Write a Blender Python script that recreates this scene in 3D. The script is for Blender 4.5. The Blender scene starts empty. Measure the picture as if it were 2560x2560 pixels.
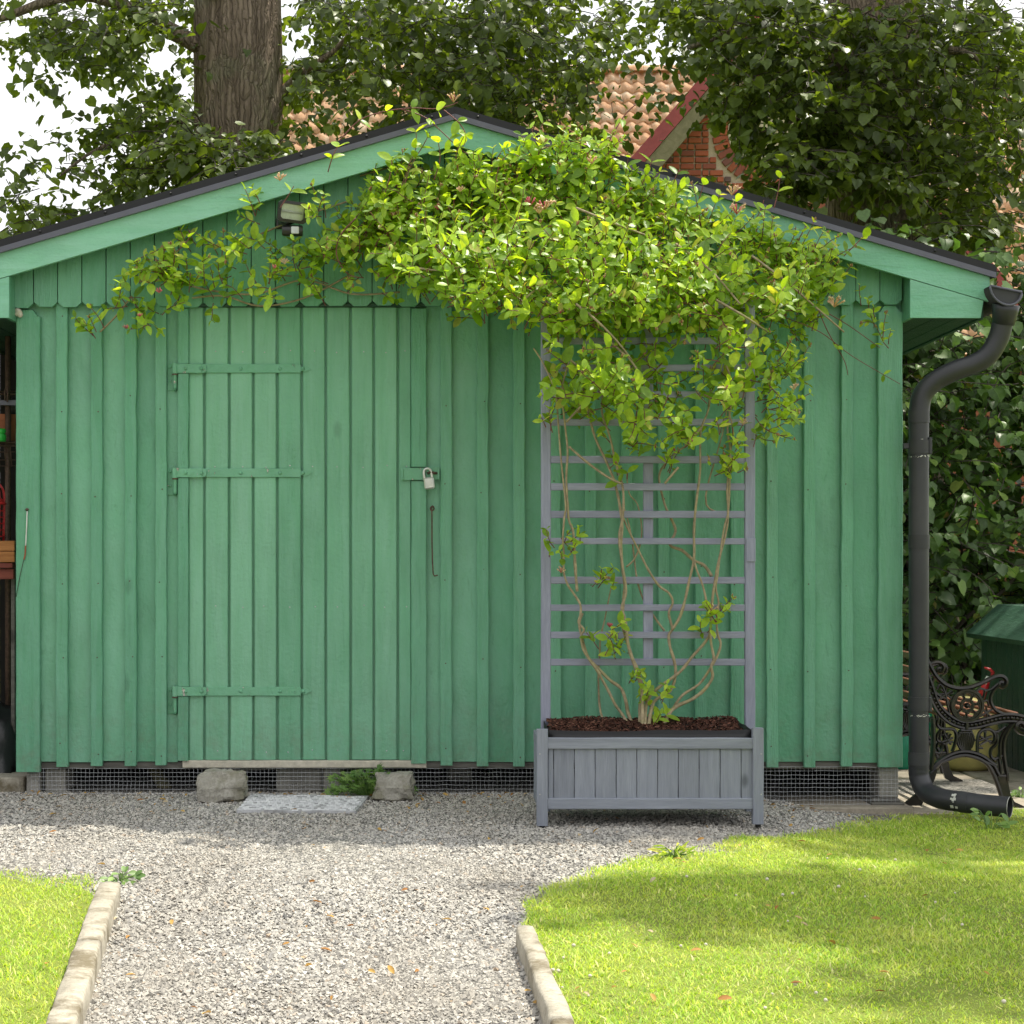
import bpy, bmesh, math, random
import numpy as np
from mathutils import Vector, Matrix, noise
random.seed(7); rng = np.random.default_rng(7)
scene = bpy.context.scene
# ------------------------------------------------------------------ camera, sky, sun, exposure
F = 4480.0; CX = 1120.0; CY = 1400.0; H = 1.045; D0 = 8.0      # 2560-px photograph: focal length, vanishing point, eye height, wall distance
cam = bpy.data.cameras.new('camera'); camo = bpy.data.objects.new('camera', cam); scene.collection.objects.link(camo)
camo.location = (0, -D0, H); camo.rotation_euler = (math.radians(90), 0, 0)
cam.sensor_width = 36; cam.lens = 36*F/2560; cam.shift_x = (1280-CX)/2560; cam.shift_y = (CY-1280)/2560
cam.clip_start = .05; cam.clip_end = 2000; scene.camera = camo
SUN = Vector((.36, .27, 1)).normalized()
ELEV = math.asin(SUN.z); AZ = math.atan2(SUN.x, SUN.y)
w = bpy.data.worlds.new('World'); scene.world = w; w.use_nodes = True
nt = w.node_tree; nt.nodes.clear()
def nd(nt, typ, inp=None, **pr):
    n = nt.nodes.new(typ)
    for k, v in pr.items(): setattr(n, k, v)
    for k, v in (inp or {}).items():
        s = n.inputs[k]
        if isinstance(v, bpy.types.NodeSocket): nt.links.new(v, s)
        else: s.default_value = v
    return n
sky = nd(nt, 'ShaderNodeTexSky', sky_type='NISHITA', sun_disc=False, sun_elevation=ELEV, sun_rotation=AZ)
tc = nd(nt, 'ShaderNodeTexCoord')
cl = nd(nt, 'ShaderNodeTexNoise', {'Vector': tc.outputs['Generated'], 'Scale': 2.6, 'Detail': 4, 'Roughness': .55})
rm = nd(nt, 'ShaderNodeMapRange', {'Value': cl.outputs['Fac'], 1: .30, 2: .52, 3: .80, 4: 1.0})
dt = nd(nt, 'ShaderNodeVectorMath', {0: nd(nt, 'ShaderNodeVectorMath', {0: tc.outputs['Generated']}, operation='NORMALIZE').outputs[0], 1: tuple(SUN)}, operation='DOT_PRODUCT')
br = nd(nt, 'ShaderNodeMapRange', {'Value': dt.outputs['Value'], 1: -.6, 2: 1., 3: .62, 4: 1.55})      # thin cloud is brighter towards the sun
cc = nd(nt, 'ShaderNodeMix', {'Factor': cl.outputs['Fac'], 6: (8.3, 8.5, 8.8, 1), 7: (10.0, 10.0, 9.9, 1)}, data_type='RGBA')
cb = nd(nt, 'ShaderNodeVectorMath', {0: cc.outputs[2], 'Scale': br.outputs[0]}, operation='SCALE')
mx = nd(nt, 'ShaderNodeMix', {'Factor': rm.outputs[0], 6: sky.outputs[0], 7: cb.outputs[0]}, data_type='RGBA')
bg = nd(nt, 'ShaderNodeBackground', {'Color': mx.outputs[2], 'Strength': .087})
nt.links.new(bg.outputs[0], nd(nt, 'ShaderNodeOutputWorld').inputs[0])
sl = bpy.data.lights.new('sun', 'SUN'); sl.energy = 5.0; sl.angle = math.radians(.8); sl.color = (1, .94, .81)
so = bpy.data.objects.new('sun', sl); scene.collection.objects.link(so); so.location = SUN*30
so.rotation_euler = SUN.to_track_quat('Z', 'Y').to_euler()
vs = scene.view_settings; vs.view_transform = 'Standard'; vs.look = 'None'; vs.exposure = .46; vs.gamma = 1; vs.use_curve_mapping = False
scene.cycles.max_bounces = 6; scene.cycles.transparent_max_bounces = 4; scene.cycles.use_adaptive_sampling = True; scene.cycles.adaptive_threshold = .025
scene.cycles.diffuse_bounces = 3; scene.cycles.transmission_bounces = 4
scene.cycles.use_denoising = True; scene.cycles.use_light_tree = False
# ------------------------------------------------------------------ helpers
def at(px, py, Y):                       # a point of the photograph (2560 px) taken at depth Y
    d = D0+Y; return Vector(((px-CX)*d/F, Y, H+(CY-py)*d/F))
def ground_at(px, py, z=0.0):            # a point of the photograph lying on level z
    d = F*(H-z)/(py-CY); return Vector(((px-CX)*d/F, d-D0, z))
def proj(p):
    d = p[1]+D0; return CX+p[0]*F/d, CY-(p[2]-H)*F/d
def sst(a, b, x):
    t = min(1, max(0, (x-a)/(b-a))); return t*t*(3-2*t)
def gz(x, y): return -.08*sst(1.0, 2.0, x)*sst(-2.4, -1.0, y)
def tag(o, label=None, cat=None, group=None, kind=None):
    if label: o['label'] = label
    if cat: o['category'] = cat
    if group: o['group'] = group
    if kind: o['kind'] = kind
    return o
def link(o, parent=None):
    scene.collection.objects.link(o)
    if parent is not None:
        o.parent = parent
        o.matrix_parent_inverse = Matrix.Translation(-base_of(parent))
    return o
BASE = {}
def base_of(o): return BASE.get(o.name, Vector((0, 0, 0)))
def thing(name, base, label, cat, group=None):
    o = bpy.data.objects.new(name, None); scene.collection.objects.link(o); o.location = base; o.empty_display_size = .1
    BASE[o.name] = Vector(base)
    return tag(o, label, cat, group)
def np_mesh(name, V, Fc, smooth=False):
    V = np.asarray(V, dtype=np.float32); Fc = np.asarray(Fc, dtype=np.int32)
    me = bpy.data.meshes.new(name); k = Fc.shape[1]; m = len(Fc)
    me.vertices.add(len(V)); me.vertices.foreach_set('co', V.ravel())
    me.loops.add(m*k); me.loops.foreach_set('vertex_index', Fc.ravel())
    me.polygons.add(m); me.polygons.foreach_set('loop_start', np.arange(0, m*k, k, dtype=np.int32))
    me.polygons.foreach_set('use_smooth', np.full(m, smooth))
    me.update(calc_edges=True); return me
class MB:
    def __init__(s): s.v = []; s.f = []
    def add(s, V, Fc):
        o = len(s.v); s.v += [tuple(p) for p in V]; s.f += [tuple(i+o for i in f) for f in Fc]; return s
    def box(s, x0, x1, y0, y1, z0, z1, M=None):
        V = [Vector((x, y, z)) for z in (z0, z1) for y in (y0, y1) for x in (x0, x1)]
        if M is not None: V = [M @ p for p in V]
        return s.add(V, [(0, 2, 3, 1), (4, 5, 7, 6), (0, 1, 5, 4), (2, 6, 7, 3), (0, 4, 6, 2), (1, 3, 7, 5)])
    def cbox(s, x0, x1, y0, y1, z0, z1, c=.003, M=None):     # box with chamfered edges
        V = []; idx = {}
        for iz, z in enumerate((z0, z1)):
            for iy, y in enumerate((y0, y1)):
                for ix, x in enumerate((x0, x1)):
                    sx, sy, sz = (1-2*ix)*c, (1-2*iy)*c, (1-2*iz)*c
                    for a, p in enumerate(((x, y+sy, z+sz), (x+sx, y, z+sz), (x+sx, y+sy, z))):
                        idx[ix, iy, iz, a] = len(V); V.append(Vector(p))
        fs = []
        for i in (0, 1):
            fs.append([idx[i, a, b, 0] for a, b in ((0, 0), (0, 1), (1, 1), (1, 0))][::(1 if i == 0 else -1)])
            fs.append([idx[a, i, b, 1] for a, b in ((0, 0), (1, 0), (1, 1), (0, 1))][::(1 if i == 0 else -1)])
            fs.append([idx[a, b, i, 2] for a, b in ((0, 0), (0, 1), (1, 1), (1, 0))][::(1 if i == 0 else -1)])
        for i in (0, 1):
            for j in (0, 1):
                f = [idx[i, j, 0, 0], idx[i, j, 1, 0], idx[i, j, 1, 1], idx[i, j, 0, 1]]; fs.append(f if i == j else f[::-1])
                f = [idx[i, 0, j, 0], idx[i, 0, j, 2], idx[i, 1, j, 2], idx[i, 1, j, 0]]; fs.append(f if i == j else f[::-1])
                f = [idx[0, i, j, 1], idx[1, i, j, 1], idx[1, i, j, 2], idx[0, i, j, 2]]; fs.append(f if i == j else f[::-1])
                for k in (0, 1):
                    f = [idx[i, j, k, 0], idx[i, j, k, 1], idx[i, j, k, 2]]; fs.append(f if (i+j+k) % 2 else f[::-1])
        if M is not None: V = [M @ p for p in V]
        return s.add(V, fs)
    def prism(s, poly, y0, y1):                               # poly of (x, z) counter-clockwise seen from -Y
        n = len(poly)
        V = [(x, y0, z) for x, z in poly]+[(x, y1, z) for x, z in poly]
        return s.add(V, [tuple(range(n)), tuple(range(2*n-1, n-1, -1))]+[(i, i+n, (i+1) % n+n, (i+1) % n) for i in range(n)])
    def tube(s, pts, r, n=8, caps=True, flat=None):
        pts = [Vector(p) for p in pts]; m = len(pts)
        rr = r if hasattr(r, '__len__') else [r]*m
        u = None; V = []
        for i, p in enumerate(pts):
            t = (pts[min(i+1, m-1)]-pts[max(i-1, 0)])
            t = t.normalized() if t.length > 1e-9 else Vector((0, 0, 1))
            if u is None:
                u = t.cross(Vector((0, 1, 0)) if abs(t.y) < .9 else Vector((1, 0, 0)))
            u = (u-t*u.dot(t)).normalized(); b = t.cross(u)
            for k in range(n):
                a = 2*math.pi*k/n
                V.append(p+(u*math.cos(a)+b*math.sin(a)*(flat or 1))*rr[i])
        Fc = [(i*n+k, i*n+(k+1) % n, (i+1)*n+(k+1) % n, (i+1)*n+k) for i in range(m-1) for k in range(n)]
        if caps: Fc += [tuple(range(n-1, -1, -1)), tuple((m-1)*n+k for k in range(n))]
        return s.add(V, Fc)
    def lathe(s, prof, c, n=16, axis='Z', a0=0, a1=2*math.pi):
        c = Vector(c); V = []; full = abs(a1-a0-2*math.pi) < 1e-6; nn = n if full else n+1
        for r, h in prof:
            for k in range(nn):
                a = a0+(a1-a0)*k/n
                q = Vector((r*math.cos(a), r*math.sin(a), h))
                if axis == 'Y': q = Vector((q.x, -q.z, q.y))
                if axis == 'X': q = Vector((q.z, q.x, q.y))
                V.append(c+q)
        Fc = []
        for i in range(len(prof)-1):
            for k in range(n):
                Fc.append((i*nn+k, i*nn+(k+1) % nn, (i+1)*nn+(k+1) % nn, (i+1)*nn+k))
        return s.add(V, Fc)
    def board(s, x0, x1, y0, y1, z0, z1, seg=10, jit=.0015, c=.003, axis='Z'):   # long plank, uneven edges
        n = 8; V = []
        for i in range(seg+1):
            z = z0+(z1-z0)*i/seg
            jx, jw, jy = (random.gauss(0, jit) for _ in range(3))
            a, b = x0+jx-abs(jw)*.3, x1+jx+jw; f = y0+jy*.5
            for x, y in ((a+c, f), (b-c, f), (b, f+c), (b, y1-c), (b-c, y1), (a+c, y1), (a, y1-c), (a, f+c)):
                V.append((x, y, z) if axis == 'Z' else (z, y, x))
        Fc = [(i*n+k, i*n+(k+1) % n, (i+1)*n+(k+1) % n, (i+1)*n+k) for i in range(seg) for k in range(n)]
        Fc += [tuple(range(n-1, -1, -1)), tuple(seg*n+k for k in range(n))]
        if axis != 'Z': Fc = [f[::-1] for f in Fc]
        return s.add(V, Fc)
    def mesh(s, name, smooth=False):
        me = bpy.data.meshes.new(name); me.from_pydata(s.v, [], s.f)
        if smooth: me.polygons.foreach_set('use_smooth', [True]*len(me.polygons))
        me.update(); return me
    def build(s, name, mat, parent=None, smooth=False, angle=None):
        me = s.mesh(name, smooth or angle is not None)
        if angle is not None: me.set_sharp_from_angle(angle=math.radians(angle))
        return put(me, name, mat, parent)
def put(me, name, mat, parent=None, M=None):
    if mat is not None and not me.materials: me.materials.append(mat)
    o = bpy.data.objects.new(name, me); link(o, parent)
    if M is not None: o.matrix_basis = M
    return o
def smooth_path(pts, k=4):
    pts = [Vector(p) for p in pts]; out = []
    for i in range(len(pts)-1):
        p0 = pts[max(i-1, 0)]; p1 = pts[i]; p2 = pts[i+1]; p3 = pts[min(i+2, len(pts)-1)]
        for j in range(k):
            t = j/k; t2 = t*t; t3 = t2*t
            out.append(.5*((2*p1)+(p2-p0)*t+(2*p0-5*p1+4*p2-p3)*t2+(3*p1-p0-3*p2+p3)*t3))
    out.append(pts[-1]); return out
def inpoly(x, y, poly):
    c = False; n = len(poly); j = n-1
    for i in range(n):
        xi, yi = poly[i]; xj, yj = poly[j]
        if (yi > y) != (yj > y) and x < (xj-xi)*(y-yi)/(yj-yi)+xi: c = not c
        j = i
    return c
def inpoly_np(x, y, poly):
    c = np.zeros(len(x), bool); n = len(poly); j = n-1
    for i in range(n):
        xi, yi = poly[i]; xj, yj = poly[j]
        if yi != yj: c ^= ((yi > y) != (yj > y)) & (x < (xj-xi)*(y-yi)/(yj-yi)+xi)
        j = i
    return c
# ------------------------------------------------------------------ materials
def newmat(name):
    m = bpy.data.materials.new(name); m.use_nodes = True; nt = m.node_tree; nt.nodes.clear()
    out = nd(nt, 'ShaderNodeOutputMaterial'); return m, nt, out
def rand01(nt, island=False):
    oi = nd(nt, 'ShaderNodeObjectInfo').outputs['Random']
    if not island: return oi
    g = nd(nt, 'ShaderNodeNewGeometry').outputs['Random Per Island']
    a = nd(nt, 'ShaderNodeMath', {0: oi, 1: 7.31, 2: g}, operation='MULTIPLY_ADD')
    return nd(nt, 'ShaderNodeMath', {0: a.outputs[0]}, operation='FRACT').outputs[0]
def coords(nt, scale=(1, 1, 1), shift=True):
    tc = nd(nt, 'ShaderNodeTexCoord')
    v = tc.outputs['Object']
    if shift:
        r = nd(nt, 'ShaderNodeObjectInfo').outputs['Random']
        o = nd(nt, 'ShaderNodeVectorMath', {0: (37.1, 19.7, 53.3)}, operation='SCALE'); nt.links.new(r, o.inputs['Scale'])
        v = nd(nt, 'ShaderNodeVectorMath', {0: v, 1: o.outputs[0]}, operation='ADD').outputs[0]
    return nd(nt, 'ShaderNodeVectorMath', {0: v, 1: scale}, operation='MULTIPLY').outputs[0]
def noi(nt, vec, scale, detail=4, rough=.55, dist=0):
    return nd(nt, 'ShaderNodeTexNoise', {'Vector': vec, 'Scale': scale, 'Detail': detail, 'Roughness': rough, 'Distortion': dist}).outputs['Fac']
def mrange(nt, v, a, b, c=0., d=1.):
    return nd(nt, 'ShaderNodeMapRange', {'Value': v, 1: a, 2: b, 3: c, 4: d}).outputs[0]
def mix(nt, f, a, b, bt='MIX'):
    return nd(nt, 'ShaderNodeMix', {'Factor': f, 6: a if isinstance(a, bpy.types.NodeSocket) else (*a, 1), 7: b if isinstance(b, bpy.types.NodeSocket) else (*b, 1)}, data_type='RGBA', blend_type=bt).outputs[2]
def ramp(nt, f, stops):
    n = nd(nt, 'ShaderNodeValToRGB', {'Fac': f}); e = n.color_ramp.elements
    while len(e) < len(stops): e.new(.5)
    for q, (p, c) in zip(e, stops): q.position = p; q.color = (*c, 1)
    return n.outputs[0]
def hsv(nt, col, v=1., s=1., h=.5):
    return nd(nt, 'ShaderNodeHueSaturation', {'Hue': h, 'Saturation': s, 'Value': v, 'Color': col}).outputs[0]
def math2(nt, op, a, b): return nd(nt, 'ShaderNodeMath', {0: a, 1: b}, operation=op).outputs[0]
def finish(m, nt, out, col, rough=.6, bump=None, bstr=.3, bdist=.002, metal=0., spec=.5, extra=None):
    inp = {'Base Color': col if isinstance(col, bpy.types.NodeSocket) else (*col, 1), 'Roughness': rough, 'Metallic': metal, 'Specular IOR Level': spec}
    if bump is not None:
        inp['Normal'] = nd(nt, 'ShaderNodeBump', {'Height': bump, 'Strength': bstr, 'Distance': bdist}).outputs[0]
    inp.update(extra or {})
    p = nd(nt, 'ShaderNodeBsdfPrincipled', inp); nt.links.new(p.outputs[0], out.inputs[0]); return m
def paint(name, base, grain=(14, 14, 1.2), rough=.42, chip=.77, gstr=.5):
    m, nt, out = newmat(name); c = coords(nt, (1, 1, 1)); g = coords(nt, grain)
    big = noi(nt, c, 2.2, 5, .6); st = noi(nt, g, 2.5, 4, .6, .4); fine = noi(nt, g, 14, 3, .6); orange = noi(nt, c, 60, 2, .5)
    b = Vector(base)
    col = mix(nt, mrange(nt, big, .3, .7), tuple(b*.83), tuple(b*1.11))
    col = mix(nt, mrange(nt, st, .35, .75, 0, .5), col, (b.x*1.45+.02, b.y*1.16+.02, b.z*1.4+.02))
    col = mix(nt, mrange(nt, noi(nt, g, 5.5, 3, .7, 1.), .60, .78, 0, .5), col, tuple(b*.62))
    col = hsv(nt, col, mrange(nt, rand01(nt), 0, 1, .91, 1.10), mrange(nt, rand01(nt), 0, 1, 1.06, .96))
    zz = nd(nt, 'ShaderNodeSeparateXYZ', {0: nd(nt, 'ShaderNodeTexCoord').outputs['Object']}).outputs['Z']     # mud splashed up from the gravel
    spl = math2(nt, 'MULTIPLY', mrange(nt, zz, .12, .55, 1, 0), mrange(nt, noi(nt, c, 11, 6, .75), .46, .70))
    col = mix(nt, math2(nt, 'MULTIPLY', spl, .45), col, (.16, .15, .11))
    kn = nd(nt, 'ShaderNodeTexVoronoi', {'Vector': coords(nt, (1, 1, .5)), 'Scale': 3.1}, feature='F1').outputs['Distance']
    col = mix(nt, mrange(nt, kn, .03, .075, .45, 0), col, tuple(b*.5))
    # worn chips of grey wood and primer, dust near nothing in particular
    ch = noi(nt, coords(nt, (1, 1, .45)), 34, 5, .72)
    chm = mrange(nt, ch, chip-.015, chip+.015)
    col = mix(nt, chm, col, (.55, .53, .47))
    hgt = math2(nt, 'ADD', math2(nt, 'MULTIPLY', st, gstr), math2(nt, 'ADD', math2(nt, 'MULTIPLY', fine, gstr*.55), math2(nt, 'MULTIPLY', orange, .22)))
    hgt = math2(nt, 'SUBTRACT', hgt, math2(nt, 'MULTIPLY', chm, .3))
    return finish(m, nt, out, col, mrange(nt, big, .3, .7, rough-.06, rough+.12), hgt, 1., .011, spec=.42)
def wood(name, c1, c2, grain=(16, 16, 1.1), rough=.7, knots=True, bd=.003, var=.07):
    m, nt, out = newmat(name); g = coords(nt, grain)
    st = noi(nt, g, 2.2, 6, .62, .8); fine = noi(nt, g, 16, 3, .6)
    col = mix(nt, mrange(nt, st, .3, .7), c1, c2)
    col = mix(nt, mrange(nt, fine, .35, .8, 0, .35), col, tuple(Vector(c1)*.55))
    if knots:
        k = nd(nt, 'ShaderNodeTexVoronoi', {'Vector': coords(nt, (1, 1, .55)), 'Scale': 5.5}, feature='F1').outputs['Distance']
        col = mix(nt, mrange(nt, k, .05, .11, .75, 0), col, tuple(Vector(c1)*.4))
    col = hsv(nt, col, mrange(nt, rand01(nt), 0, 1, 1-var, 1+var))
    return finish(m, nt, out, col, rough, math2(nt, 'ADD', st, math2(nt, 'MULTIPLY', fine, .5)), .5, bd, spec=.3)
def plain(name, c, rough=.6, metal=0., var=.15, scale=20, bd=.001, spec=.5, dirt=None, bs=.4):
    m, nt, out = newmat(name); v = coords(nt)
    n = noi(nt, v, scale, 5, .6)
    b = Vector(c); col = mix(nt, mrange(nt, n, .3, .7), tuple(b*(1-var)), tuple(b*(1+var)))
    if dirt: col = mix(nt, mrange(nt, noi(nt, v, scale*.35, 6, .7), .52, .68, 0, .85), col, dirt)
    return finish(m, nt, out, col, rough, n, bs, bd, metal, spec)
def stone(name, c1, c2, scale=12, bd=.01, moss=None, speck=None, spec=.3):
    m, nt, out = newmat(name); v = coords(nt)
    n = noi(nt, v, scale, 8, .65); f = noi(nt, v, scale*9, 4, .6)
    col = mix(nt, mrange(nt, n, .3, .7), c1, c2)
    col = mix(nt, mrange(nt, f, .45, .75, 0, .45), col, tuple(Vector(c1)*.5))
    if speck: col = mix(nt, mrange(nt, noi(nt, v, scale*14, 2, .5), .62, .7), col, speck)
    if moss: col = mix(nt, mrange(nt, noi(nt, v, scale*.6, 6, .7), .5, .62, 0, .85), col, moss)
    return finish(m, nt, out, col, .85, math2(nt, 'ADD', n, math2(nt, 'MULTIPLY', f, .35)), .7, bd, spec=spec)
def islands(name, stops, rough=.8, spec=.3, noise_scale=150, patch=None):
    m, nt, out = newmat(name); r = rand01(nt, True)
    col = ramp(nt, r, stops); n = noi(nt, coords(nt, shift=False), noise_scale, 3, .6)
    col = mix(nt, mrange(nt, n, .35, .7, 0, .4), col, hsv(nt, col, .62))
    if patch: col = mix(nt, mrange(nt, noi(nt, coords(nt, (1, .6, 1), shift=False), 1.5, 6, .65), .44, .68, 0, .62), col, patch)
    return finish(m, nt, out, col, rough, n, .4, .002, spec=spec)
def leafmat(name, stops, trans, tfac=.35, rough=.42, spec=.5, patch=None):
    m, nt, out = newmat(name); r = rand01(nt, True)
    col = ramp(nt, r, stops)
    n = noi(nt, coords(nt, shift=False), 45, 3, .6); col = hsv(nt, col, mrange(nt, n, .3, .7, .8, 1.18))
    if patch:
        for sc_, a_, c_ in patch: col = mix(nt, mrange(nt, noi(nt, coords(nt, shift=False), sc_, 5, .65), .46, .68, 0, a_), col, c_)
    p = nd(nt, 'ShaderNodeBsdfPrincipled', {'Base Color': col, 'Roughness': rough, 'Specular IOR Level': spec})
    tcol = mix(nt, 1., col, trans, 'MULTIPLY')
    t = nd(nt, 'ShaderNodeBsdfTranslucent', {'Color': tcol})
    ms = nd(nt, 'ShaderNodeMixShader', {0: tfac, 1: p.outputs[0], 2: t.outputs[0]}); nt.links.new(ms.outputs[0], out.inputs[0])
    return m
GREEN = (.122, .345, .208)
M = {}
M['paint'] = paint('green_paint', GREEN)
M['paint_flat'] = paint('green_paint_panel', (.132, .362, .222), grain=(5, 5, 1.6), gstr=.30, rough=.36, chip=.80)
M['paint_door'] = paint('green_paint_door', (.155, .390, .240), grain=(10, 10, .9), gstr=.18, rough=.40, chip=.80)
M['paint_fascia_lit'] = paint('green_paint_fascia_lit', (.200, .480, .325), grain=(1.2, 14, 9), gstr=.28, rough=.45, chip=.755)  # same green made lighter: the fascia's stronger sky light is in the colour
M['paint_iron'] = paint('green_paint_iron', (.130, .365, .215), grain=(3, 3, 3), gstr=.1, rough=.34, chip=.645)
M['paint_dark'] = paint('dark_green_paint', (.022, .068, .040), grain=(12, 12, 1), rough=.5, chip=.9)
M['paint_lid'] = paint('dark_green_lid', (.030, .082, .050), grain=(4, 1, 4), rough=.45, chip=.84)
M['grey_wood'] = wood('grey_stained_wood', (.21, .228, .27), (.285, .308, .36), grain=(16, 16, 1.0))
M['grey_wood_h'] = wood('grey_stained_wood_rails', (.21, .228, .27), (.285, .308, .36), grain=(1.0, 16, 16))
M['lilac_wood'] = wood('slate_stained_trellis', (.23, .24, .315), (.32, .335, .43), grain=(14, 14, 1.2))
M['lilac_wood_h'] = wood('slate_stained_slats', (.23, .24, .315), (.32, .335, .43), grain=(1.2, 14, 14))
M['old_wood'] = wood('bare_old_wood', (.09, .085, .075), (.19, .18, .16), grain=(1.2, 14, 14))
M['brown_wood'] = wood('brown_slats', (.13, .05, .028), (.24, .10, .055), grain=(14, 1.2, 14))
M['crate_wood'] = wood('orange_pine', (.30, .115, .035), (.48, .21, .075), grain=(1.2, 14, 14))
M['red_wood'] = wood('red_stained_wood', (.16, .04, .03), (.26, .07, .05), grain=(1.2, 14, 14))
M['black_metal'] = plain('black_sheet_metal', (.016, .016, .019), .45, .0, .15, 8, .001, .3)
M['lip_metal'] = plain('slate_sheet_metal', (.10, .10, .135), .34, .0, .1, 8, .001, .5)
M['pipe'] = plain('black_pipe_plastic', (.030, .031, .036), .42, 0, .2, 6, .001, .45, dirt=(.045, .045, .05))
M['pipe_worn'] = plain('scuffed_pipe_plastic', (.036, .037, .041), .5, 0, .2, 6, .001, .4)
M['chip'] = plain('pale_flaking_paint', (.55, .55, .50), .8)
M['iron'] = plain('black_cast_iron', (.020, .018, .016), .30, .35, .3, 30, .0015, .6, dirt=(.05, .038, .03))
M['rust'] = plain('rusty_steel', (.10, .062, .045), .7, .3, .4, 60, .001)
M['steel'] = plain('worn_padlock_steel', (.62, .62, .60), .34, .55, .12, 60, .0006)
M['galv'] = plain('galvanised_wire', (.40, .41, .42), .5, .5, .2, 40, .0003)
M['liner'] = plain('black_liner', (.005, .005, .006), .55, 0, .2, 20, .004, .5)
M['rubber'] = plain('black_rubber', (.012, .012, .012), .6)
M['lamp_black'] = plain('black_lamp_housing', (.018, .018, .018), .32, 0, .2, 90, .002, .5)
M['reflector'] = plain('lamp_reflector', (.60, .62, .56), .3, .5, .15, 40, .002)
M['lens'] = plain('milky_sensor_lens', (.50, .52, .54), .3)
M['concrete'] = stone('grey_concrete', (.25, .24, .215), (.37, .355, .32), 14, .006)
M['kerb'] = stone('weathered_kerb', (.27, .245, .195), (.48, .44, .36), 9, .012, moss=(.13, .105, .06))
M['slab'] = stone('sandy_concrete', (.27, .235, .185), (.38, .335, .27), 10, .006, moss=(.16, .14, .10))
M['rock'] = stone('rough_granite', (.24, .225, .185), (.42, .40, .35), 11, .014, moss=(.19, .18, .125))
M['plaster'] = stone('beige_plaster', (.44, .38, .28), (.56, .50, .39), 3, .02)
M['mat'] = plain('pale_rubber_mat', (.66, .66, .67), .7, 0, .25, 25, .001, .4, dirt=(.34, .32, .30))
M['mat'] = islands('speckled_mat_ribs', [(0, (.34, .34, .34)), (.2, (.58, .58, .59)), (.6, (.74, .74, .75)), (1, (.82, .82, .82))], .75, .3, 60)
M['mat_dark'] = plain('dirty_mat_base', (.42, .42, .43), .8, 0, .3, 25, .001, .3, dirt=(.16, .15, .14))
M['tread'] = plain('cream_tread_plate', (.55, .51, .42), .55, 0, .2, 30, .001)
M['terracotta'] = plain('terracotta', (.30, .105, .05), .8, 0, .25, 12, .002)
M['dark'] = plain('dark_boards', (.018, .016, .014), .9)
M['sack'] = plain('black_plastic_sack', (.02, .02, .021), .35, 0, .3, 9, .02)
M['red'] = plain('red_enamel', (.50, .02, .025), .35)
M['limegreen'] = plain('bright_green_plastic', (.03, .45, .06), .35)
M['teal'] = plain('green_can_plastic', (.01, .26, .15), .4)
M['yellow'] = plain('mottled_yellow_plastic', (.45, .40, .14), .6, 0, .2, 10, .004, .4, dirt=(.16, .14, .08))
M['white'] = plain('white_plastic', (.65, .65, .62), .5)
M['tile'] = stone('clay_pantile', (.42, .225, .115), (.60, .385, .235), 2.2, .02, moss=(.58, .48, .35))
M['brick'] = islands('red_brick', [(0, (.25, .075, .04)), (.35, (.34, .10, .052)), (.7, (.28, .075, .045)), (.9, (.19, .065, .05)), (1, (.10, .07, .07))], .85, .25, 9)
M['brick_far'] = stone('far_brickwork', (.20, .065, .04), (.30, .11, .07), 6, .02)
M['mortar'] = stone('lime_mortar', (.36, .29, .215), (.45, .37, .28), 6, .02)
M['barge'] = paint('red_bargeboard', (.20, .026, .024), grain=(3, 3, 3), gstr=.15, chip=.9)
M['mossboard'] = wood('mossy_board', (.12, .115, .06), (.22, .19, .12), knots=False, grain=(4, 4, 4))
M['mulch'] = islands('bark_mulch', [(0, (.020, .009, .006)), (.5, (.055, .022, .014)), (.85, (.11, .045, .03)), (1, (.24, .12, .08))], .9, .2, 60)
M['gravel'] = islands('crushed_stone', [(0, (.15, .147, .14)), (.10, (.25, .242, .23)), (.30, (.38, .365, .335)), (.60, (.47, .448, .405)), (.92, (.57, .545, .495)), (.985, (.46, .38, .30)), (1, (.32, .24, .17))], .85, .3, 120, (.30, .27, .225))
M['vine_leaf'] = leafmat('honeysuckle_leaf', [(0, (.14, .26, .030)), (.40, (.27, .44, .042)), (.8, (.40, .59, .055)), (.96, (.50, .64, .08)), (1, (.46, .42, .13))], (1.70, 1.5, .40), .52, .40, .5)
M['tree_leaf'] = leafmat('lime_tree_leaf', [(0, (.045, .070, .016)), (.5, (.085, .125, .024)), (.9, (.135, .190, .034)), (1, (.17, .22, .045))], (1.8, 1.8, .42), .44, .42)
M['hedge_leaf'] = leafmat('hedge_leaf', [(0, (.055, .10, .028)), (.5, (.09, .165, .042)), (.9, (.15, .25, .06)), (.992, (.24, .34, .07)), (1, (.38, .24, .09))], (1.6, 1.8, .6), .28, .45)
M['herb_leaf'] = leafmat('herb_leaf', [(0, (.10, .19, .05)), (.6, (.16, .27, .07)), (1, (.24, .36, .10))], (1.6, 1.8, .6), .3, .5)
M['grass'] = leafmat('grass_blade', [(0, (.19, .36, .040)), (.35, (.38, .57, .062)), (.70, (.54, .70, .090)), (.88, (.72, .76, .20)), (1, (.80, .71, .42))], (1.3, 1.25, .55), .40, .5, .35, [(1.7, .45, (.72, .72, .22)), (3.1, .32, (.22, .40, .06))])
M['dry_leaf'] = leafmat('dry_leaf', [(0, (.30, .13, .04)), (.4, (.42, .24, .07)), (.75, (.50, .33, .10)), (1, (.48, .40, .28))], (1.3, 1.1, .7), .2, .7, .2)
M['stem'] = plain('vine_bark', (.30, .245, .16), .85, 0, .35, 40, .003, .2, dirt=(.32, .29, .14))
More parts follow.
